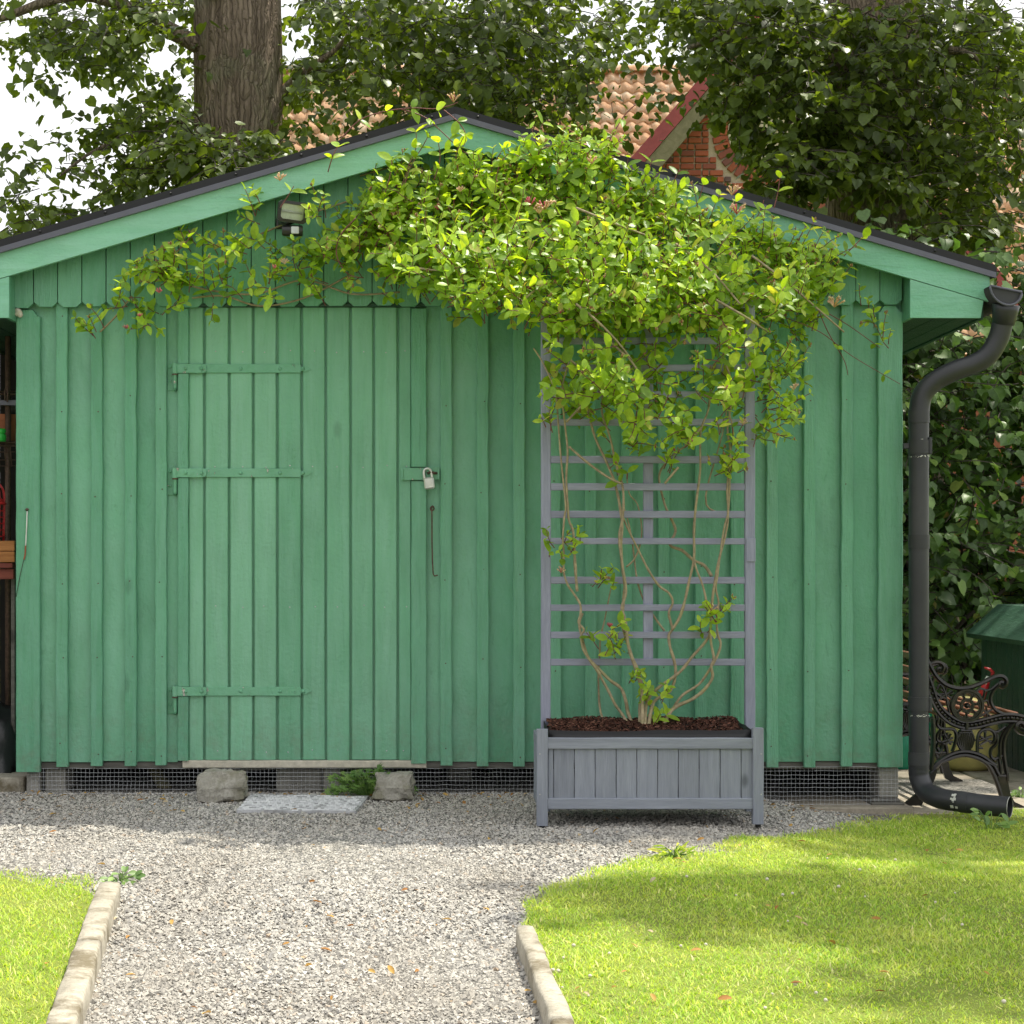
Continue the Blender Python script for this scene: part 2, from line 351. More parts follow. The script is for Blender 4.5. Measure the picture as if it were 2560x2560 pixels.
M['stem_red'] = plain('purple_vine_shoot', (.17, .06, .055), .55, 0, .3, 30, .001, .3)
M['twig'] = plain('dark_twig', (.050, .040, .030), .85)
M['bud'] = islands('honeysuckle_bud', [(0, (.22, .16, .06)), (.5, (.32, .17, .07)), (.8, (.35, .26, .10)), (1, (.25, .03, .04))], .6, .3, 60)
M['petal_pink'] = leafmat('pink_petal', [(0, (.55, .08, .13)), (1, (.72, .22, .25))], (1.2, 1, 1), .3, .5)
M['petal_cream'] = leafmat('cream_petal', [(0, (.80, .58, .28)), (.6, (.85, .70, .45)), (1, (.82, .50, .40))], (1.1, 1, .8), .3, .5)
M['clover'] = plain('clover_head', (.60, .55, .46), .8)
def barkmat():
    m, nt, out = newmat('lime_bark'); c = coords(nt, (1, 1, .11)); c2 = coords(nt)
    r = nd(nt, 'ShaderNodeTexVoronoi', {'Vector': nd(nt, 'ShaderNodeVectorMath', {0: c, 1: nd(nt, 'ShaderNodeVectorMath', {0: nd(nt, 'ShaderNodeTexNoise', {'Vector': c2, 'Scale': 6., 'Detail': 4}).outputs['Color'], 1: (.09, .09, .02)}, operation='MULTIPLY').outputs[0]}, operation='ADD').outputs[0], 'Scale': 32.}, feature='DISTANCE_TO_EDGE').outputs['Distance']
    n = noi(nt, c, 16, 8, .7)
    col = mix(nt, mrange(nt, n, .3, .72), (.10, .074, .055), (.36, .285, .22))
    col = mix(nt, mrange(nt, noi(nt, c2, 3, 5, .6), .5, .68, 0, .55), col, (.22, .23, .15))
    col = mix(nt, mrange(nt, r, 0, .09, .5, 0), col, (.04, .031, .024))
    h = math2(nt, 'ADD', mrange(nt, r, 0, .2), n)
    return finish(m, nt, out, col, .9, h, .8, .018, spec=.15)
M['bark'] = barkmat()
def groundmats():
    m, nt, out = newmat('gravel_bed'); c = coords(nt, shift=False)
    v = nd(nt, 'ShaderNodeTexVoronoi', {'Vector': c, 'Scale': 95.}, feature='F1')
    e = nd(nt, 'ShaderNodeTexVoronoi', {'Vector': c, 'Scale': 95.}, feature='DISTANCE_TO_EDGE').outputs['Distance']
    g = nd(nt, 'ShaderNodeSeparateColor', {0: v.outputs['Color']}).outputs[0]
    col = ramp(nt, g, [(0, (.10, .098, .095)), (.3, (.27, .26, .24)), (.65, (.44, .42, .38)), (1, (.58, .55, .50))])
    col = mix(nt, mrange(nt, e, 0, .12, .7, 0), col, (.06, .055, .05))
    col = mix(nt, mrange(nt, noi(nt, c, 1.6, 5, .6), .45, .65, 0, .45), col, (.17, .15, .125))
    M['gravel_bed'] = finish(m, nt, out, col, .9, math2(nt, 'ADD', mrange(nt, e, 0, .25), g), .9, .006, spec=.2)
    m, nt, out = newmat('lawn_soil'); c = coords(nt, shift=False)
    col = mix(nt, noi(nt, c, 9, 5, .6), (.13, .18, .035), (.24, .28, .06))
    col = mix(nt, mrange(nt, noi(nt, c, 3, 4, .6), .55, .75, 0, .6), col, (.20, .17, .085))
    M['lawn_soil'] = finish(m, nt, out, col, .95, noi(nt, c, 150, 3), .8, .01, spec=.1)
groundmats()
# ------------------------------------------------------------------ ground, gravel, lawns, kerbs
def struct(o, label=None): o['kind'] = 'structure'; (label and tag(o, label)); return o
mb = MB(); mb.add([(-300, -60, -.16), (300, -60, -.16), (300, 500, -.16), (-300, 500, -.16)], [(0, 1, 2, 3)])
struct(mb.build('ground', M['lawn_soil']), 'grassy ground stretching away behind the shed')
def sheet(name, poly, mat, dz, step, wob=0., extra=0., label=None):
    xs = [p[0] for p in poly]; ys = [p[1] for p in poly]
    nx = int((max(xs)-min(xs))/step)+2; ny = int((max(ys)-min(ys))/step)+2
    bm = bmesh.new(); vs = [bm.verts.new((p[0], p[1], 0)) for p in poly]; bm.faces.new(vs)
    for ax, lo, n in ((Vector((1, 0, 0)), min(xs), nx), (Vector((0, 1, 0)), min(ys), ny)):
        for i in range(n):
            co = ax*(lo+step*i+step*.37)
            bmesh.ops.bisect_plane(bm, geom=bm.verts[:]+bm.edges[:]+bm.faces[:], plane_co=co, plane_no=ax)
    for v in bm.verts:
        v.co.z = gz(v.co.x, v.co.y)+dz+wob*(noise.noise(v.co*1.3)+.5*noise.noise(v.co*4.1))
    bmesh.ops.recalc_face_normals(bm, faces=bm.faces[:])
    me = bpy.data.meshes.new(name); bm.to_mesh(me); bm.free()
    if me.polygons and me.polygons[0].normal.z < 0: me.flip_normals()
    me.polygons.foreach_set('use_smooth', [True]*len(me.polygons))
    return struct(put(me, name, mat), label)
sheet('gravel_path', [(-7.2, -16.4), (6.2, -16.4), (6.2, 1.2), (-7.2, 1.2)], M['gravel_bed'], 0, .35, .006, label='pale crushed stone drive in front of the shed')  # runs on unseen behind the camera, extended to bounce light onto the walls
G = lambda px, py, z=0: ground_at(px, py, z).to_2d()
KL = [(-1.005, -2.50), (-.79, -4.20), (-.62, -5.6)]; KR = [(.183, -3.16), (.219, -4.14), (.27, -5.6)]
RL = [(.30, -6.4), (.30, -5.6), (.255, -4.14), (.225, -3.16)]+[tuple(G(*p)) for p in ((1312, 2258), (1380, 2222), (1450, 2206), (1520, 2188), (1600, 2160), (1700, 2143), (1800, 2128))]+[tuple(G(*p, gz_)) for *p, gz_ in ((1950, 2106, -.03), (2080, 2088, -.06), (2170, 2064, -.07), (2260, 2048, -.08), (2400, 2042, -.08), (2600, 2036, -.08))]+[(3.3, .0), (4.6, .1), (4.6, -6.4)]
LL = [(-.66, -6.4), (-.66, -5.6), (-.85, -4.20), (-1.06, -2.52)]+[tuple(G(*p)) for p in ((215, 2196), (150, 2204), (90, 2190), (0, 2176), (-150, 2165))]+[(-3.4, -2.3), (-3.4, -6.4)]
sheet('lawn', [(x, y-(.17 if y > -3 else 0)) for x, y in RL], M['lawn_soil'], .012, .16, .010, label='mown green lawn to the right of the gravel drive')
sheet('lawn', [(x, y-(.15 if y > -2.5 else 0)) for x, y in LL], M['lawn_soil'], .012, .16, .010, label='corner of mown lawn to the left of the gravel drive')
def slab():
    o = thing('concrete_paving', (2.9, .8, -.09), 'sandy concrete paving slabs under the iron bench', 'paving')
    o['kind'] = 'structure'
    for i, (a, b) in enumerate(((-.28, .62), (.632, 1.55), (1.562, 2.6), (2.612, 4.2))):
        for j, (c, d) in enumerate(((2.03, 2.72), (2.732, 3.5), (3.512, 4.6))):
            mb = MB(); mb.cbox(c, d, a, b, -.15, -.078-.003*((i+j) % 2), .006); mb.build('paving_slab', M['slab'], o)
slab()
def kerb(name, line, w, side, label):
    o = thing(name, (line[0][0], line[0][1], 0), label, 'kerb')
    bl = []
    for i in range(len(line)-1):
        a, b = Vector(line[i]), Vector(line[i+1]); n = max(1, round((b-a).length/1.0))
        for k in range(n): bl.append((a.lerp(b, k/n), a.lerp(b, (k+1)/n)))
    for a, b in bl:
        t = (b-a).normalized(); nrm = Vector((-t.y, t.x))*side
        seg = 26; V = []; prof = [(0, -.08), (0, .02), (.001, .050), (.006, .058), (w*.5, .060), (w-.006, .058), (w, .050), (w, -.08)]
        for i in range(seg+1):
            p = a.lerp(b, (i/seg)*.992+.004)
            for (u, z) in prof:
                q = Vector((p.x+nrm.x*u, p.y+nrm.y*u, z))
                e = noise.noise(q*5)*.004+noise.noise(q*30)*.0022-.012*max(0, noise.noise(q*11)-.35)
                V.append((q.x+nrm.x*e, q.y+nrm.y*e, z+(e*.9 if z > .03 else 0)))
        n = len(prof)
        Fc = [(i*n+k, i*n+k+1, (i+1)*n+k+1, (i+1)*n+k) for i in range(seg) for k in range(n-1)]+[tuple(range(n)), tuple(seg*n+k for k in range(n))]
        MB().add(V, Fc).build('kerb_block', M['kerb'], o, smooth=True)
kerb('kerb', KL, .068, -1, 'mossy concrete kerb between the left lawn and the gravel')
kerb('kerb', KR, .052, 1, 'worn concrete kerb at the edge of the right lawn')
# ------------------------------------------------------------------ gravel stones and grass
def gravel(n, x0, x1, y0, y1, s0, s1, name, label):
    x = rng.uniform(x0, x1, n); y = rng.uniform(y0, y1, n)
    keep = ~inpoly_np(x, y, RL) & ~inpoly_np(x, y, LL) & ~((x > 2.0) & (y > -.3))
    d = y+D0; px = CX+x*F/d; keep &= (px > -260) & (px < 2820)
    x = x[keep]; y = y[keep]; n = len(x)
    s = rng.uniform(s0, s1, n)*rng.choice([.7, 1, 1, 1, 1, 1.4, 1.9], n)
    T = np.array([(1, 0, 0), (.1, 1, 0), (-1, .1, 0), (0, -1, .1), (.15, .1, .75), (-.1, 0, -.7)])
    V = T[None]*(1+rng.uniform(-.38, .38, (n, 6, 3)))
    V += rng.uniform(-.18, .18, (n, 6, 3))
    a = rng.uniform(0, 2*np.pi, n); ca, sa = np.cos(a), np.sin(a)
    b = rng.uniform(-.7, .7, n); cb, sb = np.cos(b), np.sin(b)
    X = V[..., 0]*ca[:, None]-V[..., 1]*sa[:, None]; Yv = V[..., 0]*sa[:, None]+V[..., 1]*ca[:, None]; Z = V[..., 2]
    X, Z = X*cb[:, None]-Z*sb[:, None], X*sb[:, None]+Z*cb[:, None]
    sc = (s*.5)[:, None]
    z0 = np.array([gz(i, j) for i, j in zip(x, y)])+s*.12
    P = np.stack([X*sc+x[:, None], Yv*sc+y[:, None], Z*sc+z0[:, None]], -1).reshape(-1, 3)
    f = np.array([(0, 1, 4), (1, 2, 4), (2, 3, 4), (3, 0, 4), (1, 0, 5), (2, 1, 5), (3, 2, 5), (0, 3, 5)])
    Fc = (f[None]+6*np.arange(n)[:, None, None]).reshape(-1, 3)
    o = put(np_mesh(name, P, Fc), name, M['gravel']); tag(o, label, kind='stuff')
gravel(98000, -2.1, 1.0, -4.6, -2.3, .006, .0112, 'gravel', 'loose crushed stone on the drive')
gravel(68000, -2.6, 1.9, -2.3, -1.0, .006, .0108, 'gravel', 'finer loose crushed stone towards the shed')
gravel(46000, -2.7, 2.3, -1.0, .05, .006, .011, 'gravel', 'shaded crushed stone along the foot of the shed')
gravel(6000, -4.2, 2.4, -7.0, -4.6, .011, .019, 'gravel', 'loose crushed stone nearest the viewer')
def leaves_mesh(T, Ft, P, R, S):
    n = len(P)
    V = np.einsum('vk,nkj->nvj', T, R)*np.asarray(S)[:, None, None]+np.asarray(P)[:, None, :]
    Fc = (Ft[None]+len(T)*np.arange(n)[:, None, None]).reshape(-1, 3)
    return V.reshape(-1, 3), Fc
def grass(poly, n, name, label, box, fade):
    x = rng.uniform(box[0], box[1], n); y = rng.uniform(box[2], box[3], n)
    jx = np.array([noise.noise(Vector((i*7, j*7, 8.))) for i, j in zip(x, y)])*.05; jy = np.array([noise.noise(Vector((i*7, j*7, 18.))) for i, j in zip(x, y)])*.13+rng.normal(0, .05, n)+np.array([noise.noise(Vector((i*2.3, j*2.3, 4.))) for i, j in zip(x, y)])*.14*(y > -3)
    k = inpoly_np(x+jx*np.where(y > -2.6, 1, .45)+rng.normal(0, .008, n), y+jy, poly); d = y+D0; px = CX+x*F/d; k &= (px > -300) & (px < 2860)
    pat = np.array([noise.noise(Vector((i*2.1, j*2.1, 3.3))) for i, j in zip(x, y)])
    k &= (pat > -.95+rng.uniform(-.25, .15, n))
    x = x[k]; y = y[k]; pat = pat[k]; n = len(x)
    h = rng.gamma(5., .0052, n)*(1+.5*pat); h = np.clip(h, .008, .045)*.42
    wd = rng.uniform(.0008, .0016, n)*np.where(rng.random(n) < .06, 2.6, 1)
    a = rng.uniform(0, 2*np.pi, n); lean = rng.uniform(.4, 1.8, n)*h
    la = a+np.pi/2+rng.uniform(-.6, .6, n)
    z = np.array([gz(i, j) for i, j in zip(x, y)])+.008+.010*np.array([noise.noise(Vector((i, j, 0))*1.3)+.5*noise.noise(Vector((i, j, 0))*4.1) for i, j in zip(x, y)])
    cx, sx = np.cos(a)*wd, np.sin(a)*wd; lx, ly = np.cos(la)*lean, np.sin(la)*lean
    V = np.stack([np.stack([x-cx, y-sx, z], -1), np.stack([x+cx, y+sx, z], -1),
                  np.stack([x+cx*.8+lx*.35, y+sx*.8+ly*.35, z+h*.62], -1), np.stack([x-cx*.8+lx*.35, y-sx*.8+ly*.35, z+h*.62], -1),
                  np.stack([x+lx, y+ly, z+h*.95], -1)], 1).reshape(-1, 3)
    f = np.array([(0, 1, 2), (0, 2, 3), (3, 2, 4)])
    o = put(np_mesh(name, V, (f[None]+5*np.arange(n)[:, None, None]).reshape(-1, 3), True), name, M['grass']); tag(o, label, kind='stuff')
grass(RL, 400000, 'grass', 'short sunlit grass blades of the right lawn', (.15, 3.2, -4.7, .1), 0)
grass(LL, 90000, 'grass', 'short sunlit grass blades of the left lawn', (-2.6, -.7, -4.7, -1.7), 0)
grass(RL, 14000, 'grass', 'grass blades of the right lawn nearest the viewer', (.2, 4.4, -6.3, -4.7), 0)
grass(LL, 9000, 'grass', 'grass blades of the left lawn nearest the viewer', (-3.4, -.5, -6.3, -4.7), 0)
# ------------------------------------------------------------------ the shed
SH = thing('shed', (0, 1.5, 0), 'green painted timber shed with low gable roof, plank door and black metal roof edge', 'shed')
YF = -.165                                # front of the bargeboards
AX = at(1137, 0, YF).x
XL, XR = at(41, 0, 0).x, at(2256, 0, 0).x
def Z(py, Y=0): return at(0, py, Y).z
def X(px, Y=0): return at(px, 0, Y).x
def roofz(x, off=0.): return at(0, 268, YF).z-.293*abs(x-AX)-off      # top of the metal trim along the front
batt = [(141, 170), (228, 257), (313, 342), (389, 417), (1101, 1130), (1192, 1221), (1283, 1312), (1376, 1402), (1462, 1490), (1553, 1580), (1645, 1672), (1737, 1765), (1826, 1854), (1916, 1944), (2009, 2037), (2102, 2131)]
zt = Z(742)
seams = [41]+[(a+b)/2 for a, b in batt[:4]]+[446]
seams2 = [1064]+[(a+b)/2 for a, b in batt[4:]]+[2256]
for ss in (seams, seams2):
    for a, b in zip(ss, ss[1:]):
        m = MB(); m.board(X(a)+.001, X(b)-.001, .0, .025, Z(1905+random.uniform(-3, 3)), zt, 8, .0004, .002); m.build('wall_board', M['paint_flat'], SH)
m = MB(); m.board(X(446)+.001, X(1064)-.001, .0, .025, Z(766), zt, 6, .0003, .002); m.build('wall_board', M['paint_flat'], SH)
bnails = []
for i, (a, b) in enumerate(batt):
    top = Z(752) if not 440 < a < 1066 else Z(752)
    m = MB(); m.board(X(a, -.02), X(b, -.02), -.031+random.uniform(-.003, .002), -.0005, Z(1914+random.uniform(-3, 4)), top, 22, .0009, .003); m.build('batten', M['paint'], SH); bnails.append((a+b)/2)
m = MB()
for cx_ in bnails:
    for y in (800, 1010, 1225, 1440, 1655, 1870):
        m.lathe([(.0001, .001), (.0026, .0006), (.0032, 0)], (X(cx_+random.uniform(-5, 5), -.03), -.0335, Z(y+random.uniform(-25, 25), -.03)), 7, 'Y')
m.build('nails', M['rust'], SH, True)['kind'] = 'stuff'
def corner_board(a, b, bot, top, cut):
    x0, x1 = X(a, -.03), X(b, -.03); z0, z1 = Z(bot, -.03), Z(top, -.03); w = x1-x0
    m = MB(); m.board(x0, x1, -.032, -.0005, z0, z1-.03, 26, .0008, .004)
    m.prism([(x0+.002, z1-.0302), (x1-.002, z1-.0302), (x1-.002, z1-cut*w*.45), (x1-w*.3, z1), (x0+w*.25, z1), (x0+.002, z1-cut*w*.4)], -.030, -.001)
    m.build('corner_board', M['paint'], SH)
corner_board(40, 100, 1930, 775, .9); corner_board(2196, 2257, 1918, 764, .9)
# scalloped boards of the gable
e = [28]+[84+60.45*k for k in range(36)]+[2256]
for k, (a, b) in enumerate(zip(e, e[1:])):
    x0, x1 = X(a, -.05)+.0022, X(b, -.05)-.0022; cut = .020
    zb = Z(768-7*min(1, k/34)+random.uniform(-2, 2), -.05)
    t0, t1 = roofz(x0, .065), roofz(x1, .065)
    poly = [(x0, zb+cut), (x0+cut*1.15, zb), (x1-cut*1.15, zb), (x1, zb+cut), (x1, t1)]
    if x0 < AX < x1: poly.append((AX, roofz(AX, .065)))
    poly.append((x0, t0)); j = random.uniform(-.003, .003)
    m = MB(); m.prism(poly, -.052+j, -.027); m.build('scalloped_board', M['paint'], SH)
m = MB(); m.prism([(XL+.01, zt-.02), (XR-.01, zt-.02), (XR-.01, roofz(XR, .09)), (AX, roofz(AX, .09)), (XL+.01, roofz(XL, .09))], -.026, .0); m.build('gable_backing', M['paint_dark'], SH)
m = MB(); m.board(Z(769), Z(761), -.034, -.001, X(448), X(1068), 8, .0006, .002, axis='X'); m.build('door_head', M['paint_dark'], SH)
# bargeboards, eave boxes, metal trim, roof
xe = at(2474, 0, YF).x; xw = 2*AX-xe
zf0, zf1 = .056, .165                        # bargeboard top / bottom below the trim top
def rake(name, mat, o0, o1, y0, y1, xa, xb, cham=0., seg=1, parent=SH):
    m = MB(); pr = []
    V = []
    for i in range(seg+1):
        x = xa+(xb-xa)*i/seg
        V += [(x, y0, roofz(x, o0)), (x, y1, roofz(x, o0)), (x, y1, roofz(x, o1)), (x, y0, roofz(x, o1))]
    Fc = [(4*i+k, 4*i+(k+1) % 4, 4*i+4+(k+1) % 4, 4*i+4+k) for i in range(seg) for k in range(4)]+[(0, 1, 2, 3), (4*seg+3, 4*seg+2, 4*seg+1, 4*seg)]
    m.add(V, Fc); return m.build(name, mat, parent)
for xa, xb in ((AX+.0015, xe), (AX-.0015, xw)):
    rake('bargeboard', M['paint_fascia_lit'], zf0, zf1, YF, YF+.024, xa, xb, seg=6)
for xa, xb in ((AX+.0008, xe+.022), (AX-.0008, xw-.022)):
    t = rake('metal_trim', M['black_metal'], 0, .036, YF-.014, YF+.026, xa, xb)
    l = rake('trim_lip', M['lip_metal'], .034, .0585, YF-.024, YF-.003, xa, xb, parent=t)
    sg = 1 if xb > xa else -1
    for k in range(9):
        x = xa+sg*(.10+.285*k)
        if sg*(x-xb) < -.02:
            m = MB(); m.lathe([(.0001, .006), (.005, .004), (.007, 0), (.007, -.002)], (x, YF-.0145, roofz(x, .016)), 10, 'Y'); m.build('screw', M['black_metal'], t, True)
for sg in (1, -1):
    m = MB(); x1 = xe+.03 if sg > 0 else xw-.03; V = []
    for y in (YF-.005, 3.25):
        for x, off in ((AX, .004), (x1, .004), (x1, .045), (AX, .045)):
            V.append((x, y, roofz(x, off)))
    m.add(V, [(0, 1, 2, 3), (7, 6, 5, 4), (0, 4, 5, 1), (1, 5, 6, 2), (2, 6, 7, 3), (3, 7, 4, 0)]); m.build('roof_panel', M['black_metal'], SH)
zs = Z(794, YF)
for sg in (1, -1):
    mir = lambda x: x if sg > 0 else 2*AX-x
    xi = at(2276, 0, YF).x if sg > 0 else 2*AX-at(22, 0, YF).x; xo = at(2459, 0, YF).x; xb_ = at(2452, 0, YF).x
    poly = [(mir(xi), zs), (mir(xb_), zs-.001), (mir(xo), roofz(mir(xo), zf1+.003)), (mir(xi), roofz(mir(xi), zf1+.003))]
    if sg < 0: poly = poly[::-1]
    m = MB(); m.prism(poly, YF+.002, YF+.022); m.build('eave_box_front', M['paint_fascia_lit'], SH)
    m = MB(); xs0, xs1 = sorted((mir(xi)-.0, mir(xi)+sg*.018)); m.box(xs0, xs1, YF+.023, -.0, zs, roofz(mir(xi), .07)); m.build('eave_box_side', M['paint'], SH)
    for k in range(3):
        a0 = xi+.019+(xb_-xi-.02)*k/3; a1 = xi+.019+(xb_-xi-.02)*(k+1)/3-.004
        x0, x1 = sorted((mir(a0), mir(a1)))
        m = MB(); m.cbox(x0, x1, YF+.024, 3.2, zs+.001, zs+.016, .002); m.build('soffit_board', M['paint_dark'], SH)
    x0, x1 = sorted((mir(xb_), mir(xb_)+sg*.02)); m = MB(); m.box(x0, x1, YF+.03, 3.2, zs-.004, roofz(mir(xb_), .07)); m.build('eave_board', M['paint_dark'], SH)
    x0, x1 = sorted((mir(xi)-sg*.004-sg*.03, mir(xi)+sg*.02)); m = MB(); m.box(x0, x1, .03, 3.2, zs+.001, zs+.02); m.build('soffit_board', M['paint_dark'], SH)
# other walls, floor frame, foundation
for x0, x1 in ((XL+.004, XL+.03), (XR-.03, XR-.004)):
    m = MB(); m.box(x0, x1, .026, 3.05, Z(1915), zs+.3); m.build('side_wall', M['paint'], SH)
m = MB(); m.prism([(XL+.01, -.15), (XR-.01, -.15), (XR-.01, zs+.25), (AX, roofz(AX, .1)), (XL+.01, zs+.25)], 3.05, 3.08); m.build('back_wall', M['paint_dark'], SH)  # lower part added down to the ground to stop light leaking in
m = MB(); m.board(Z(1921, .03), Z(1902, .03), .012, .09, XL+.07, XR-.05, 16, .002, .004, axis='X'); m.build('sill_beam', M['old_wood'], SH)
m = MB(); m.box(XL+.06, XR-.06, .095, 3.04, Z(1918, .1), Z(1912, .1)); m.build('floor_deck', M['dark'], SH)
for (a, b, t, bt, y0, y1, mt) in ((66, 97, 1931, 1998, .01, .2, 'concrete'), (112, 164, 1921, 1990, .06, .26, 'concrete'), (690, 806, 1922, 1990, .10, .3, 'concrete'), (808, 852, 1921, 1990, .05, .25, 'concrete'), (1120, 1180, 1922, 1990, .5, .7, 'concrete'), (2198, 2246, 1919, 1996, .0, .2, 'concrete'), (2180, 2250, 1997, 2006, -.03, .25, 'old_wood'), (2178, 2262, 2007, 2018, -.06, .25, 'old_wood'), (1990, 2285, 2019, 2042, -.14, .3, 'slab'), (-80, 61, 1944, 2004, .08, .3, 'kerb')):
    m = MB(); m.cbox(X(a, y0), X(b, y0), y0, y1, Z(bt, y0), Z(t, y0), .005); m.build('foundation_block', M[mt], SH)
m = MB(); m.tube([at(385, 1918, .25), at(424, 1992, .2)], .032, 8); m.build('brace', M['mossboard'], SH, True)
for x0, x1 in ((XL+.05, XL+.075), (XR-.075, XR-.05)):
    m = MB(); m.box(x0, x1, .30, 3.04, -.15, Z(1916)); m.build('light_block_panel', M['dark'], SH)  # unseen panels added to block sunlight from reaching under the floor
# galvanised mesh skirt
def skirt():
    for (a, b, t, bt) in ((78, 1342, 1921, 1994), (1906, 2246, 1917, 2034)):
        m = MB(); sp = 10.4; n = int((b-a)/sp)
        def pos(u, v):
            w = 2.2*noise.noise(Vector((u*.03, v*.05, a)))
            p = at(u+w, v+w*.7, -.012+.010*noise.noise(Vector((u*.02, v*.03, 5)))-(.05*((v-t)/(bt-t))**2 if a > 1800 else 0)); return p
        for i in range(n+1):
            u = a+sp*i; m.tube([pos(u, t+(bt-t)*k/6) for k in range(7)], .0007, 3, False)
        rows = int((bt-t)/sp)
        for j in range(rows+1):
            v = t+sp*j; m.tube([pos(a+(b-a)*k/90, v) for k in range(91)], .0007, 3, False)
        m.build('wire_mesh', M['galv'], SH)
skirt()
# door
DO = MB(); DO.box(X(446), X(1064), .004, .024, Z(1899), Z(769)); door = DO.build('door', M['paint_door'], SH)
de = [470, 512, 574, 634, 694, 755, 815, 877, 935, 995, 1031]
for a, b in zip(de, de[1:]):
    m = MB(); m.board(X(a)+.0052, X(b)-.0052, -.014, .0035, Z(1899+random.uniform(-1, 1)), Z(770), 8, .0004, .004); m.build('plank', M['paint_door'], door)
hy = [921, 1182, 1728.5]
def strip(a, b, segs, y0):
    for t, bt in segs:
        m = MB(); m.board(X(a, y0), X(b, y0), y0, -.0145 if a > 900 else .003, Z(bt, y0), Z(t, y0), max(4, int((bt-t)/45)), .0008, .003); m.build('cover_strip', M['paint'], door)
strip(444, 471, ((772, 909), (934, 1170), (1195, 1716), (1741, 1902)), -.030)
strip(1028, 1066, ((772, 1167), (1203, 1909)), -.028)
for y in hy:
    m = MB(); Y0 = -.036
    x0, x1 = X(440, Y0), X(757, Y0); z0, z1 = Z(y+11.5, Y0), Z(y-11.5, Y0); zc = (z0+z1)/2
    m.cbox(x0, X(505, Y0), Y0, Y0+.006, z0, z1, .0015)
    m.cbox(X(500, -.018), X(752, -.018), -.022, -.0145, Z(y+11, -.02), Z(y-11, -.02), .0015)
    xs = X(752, -.018); zz = .0135
    m.prism([(xs-.004, zc-zz), (xs+.006, zc-zz*.55), (xs+.012, zc-zz*.95), (xs+.024, zc-zz*.85), (xs+.046, zc-.002), (xs+.046, zc+.002), (xs+.024, zc+zz*.85), (xs+.012, zc+zz*.95), (xs+.006, zc+zz*.55), (xs-.004, zc+zz)], -.0205, -.0145)
    m.prism([(X(497), zc-.019), (X(512), zc-.019), (X(518), zc-.010), (X(518), zc+.010), (X(512), zc+.019), (X(497), zc+.019)], -.032, -.0215)
    for rx in (464, 503, 602, 700, 758):
        yy = Y0 if rx < 510 else -.022
        m.lathe([(.0001, .006), (.005, .005), (.0085, 0), (.0085, -.002)], (X(rx, yy), yy, zc), 12, 'Y')
    m.lathe([(.0001, z0-.002), (.012, z0-.002), (.012, z1+.002), (.0001, z1+.002)], (X(437, Y0), Y0+.004, 0), 14)
    m.build('hinge_strap', M['paint_iron'], door, angle=40)
    m = MB(); m.cbox(X(419), X(444), -.005, .0, Z(y+56), Z(y-11), .001)
    m.lathe([(.0001, Z(y+50)), (.007, Z(y+50)), (.008, Z(y+20)), (.008, Z(y+12)), (.0001, Z(y+12))], (X(437, Y0), Y0+.006, 0), 10)
    m.tube([Vector((X(437, Y0), Y0+.006, Z(y+50))), Vector((X(437, Y0), -.016, Z(y+54))), Vector((X(437), -.002, Z(y+54)))], .007, 8)
    for q in ((426, y-3), (426, y+33)): m.lathe([(.0001, .005), (.006, .003), (.0075, 0)], (X(q[0]), -.005, Z(q[1])), 10, 'Y')
    m.build('hinge_plate', M['paint_iron'], SH, angle=40)
    m = MB(); m.lathe([(.0125, z0-.009), (.0125, z0-.003)], (X(437, Y0), Y0+.004, 0), 14); m.build('hinge_ring', M['rust'], SH, True)
m = MB()
for i, (a, b) in enumerate(zip(de[1:-1], de[2:])):
    c = (a+b)/2
    for y in (880, 1167, 1516, 1877):
        m.lathe([(.0001, .0012), (.0028, .0006), (.0034, 0)], (X(c+random.uniform(-5, 5)), -.0142, Z(y+random.uniform(-3, 3))), 7, 'Y')
m.build('nails', M['galv'], door, True)['kind'] = 'stuff'
m = MB(); m.cbox(X(1002, -.03), X(1064, -.03), -.036, -.031, Z(1200, -.03), Z(1170, -.03), .001); m.lathe([(.0001, Z(1198, -.03)), (.005, Z(1198, -.03)), (.005, Z(1172, -.03)), (.0001, Z(1172, -.03))], (X(1007, -.03), -.036, 0), 8)
for q in ((1019, 1189),): m.lathe([(.0001, .002), (.003, 0)], (X(q[0], -.036), -.036, Z(q[1], -.036)), 8, 'Y')
m.build('hasp', M['paint_iron'], door, angle=40)
m = MB(); m.cbox(X(1066, -.035), X(1099, -.035), -.042, -.0365, Z(1199, -.035), Z(1168, -.035), .0015); m.build('hasp_plate', M['paint_iron'], SH, angle=40)
m = MB(); m.cbox(X(1069, -.035), X(1099, -.035), -.036, -.0005, Z(1197, -.035), Z(1171, -.035), .002); m.build('hasp_block', M['paint_iron'], SH)
m = MB(); m.tube([at(1070, 1183, -.043), at(1076, 1180, -.062), at(1087, 1183, -.062), at(1091, 1183, -.043)], .0062, 8); m.build('staple', M['rust'], SH, True)
pl = thing('padlock', at(1072, 1222, -.06), 'small worn silver padlock hanging from the door hasp', 'padlock')
m = MB(); R = Matrix.Translation(at(1073, 1208, -.062)) @ Matrix.Rotation(math.radians(-7), 4, 'Y'); m.cbox(-.0225, .0225, -.011, .011, -.026, .026, .006, R); m.build('lock_body', M['steel'], pl, angle=30)
m = MB(); m.cbox(-.012, .010, -.0122, -.0112, -.012, .013, .0004, R); m.build('lock_label', M['white'], pl)
m = MB(); m.tube(smooth_path([R @ Vector(p) for p in ((-.018, 0, .02), (-.018, 0, .05), (-.012, 0, .062), (0, 0, .066), (.010, 0, .060), (.015, 0, .048), (.015, 0, .02))], 4), .0055, 8); m.build('shackle', M['steel'], pl, True)
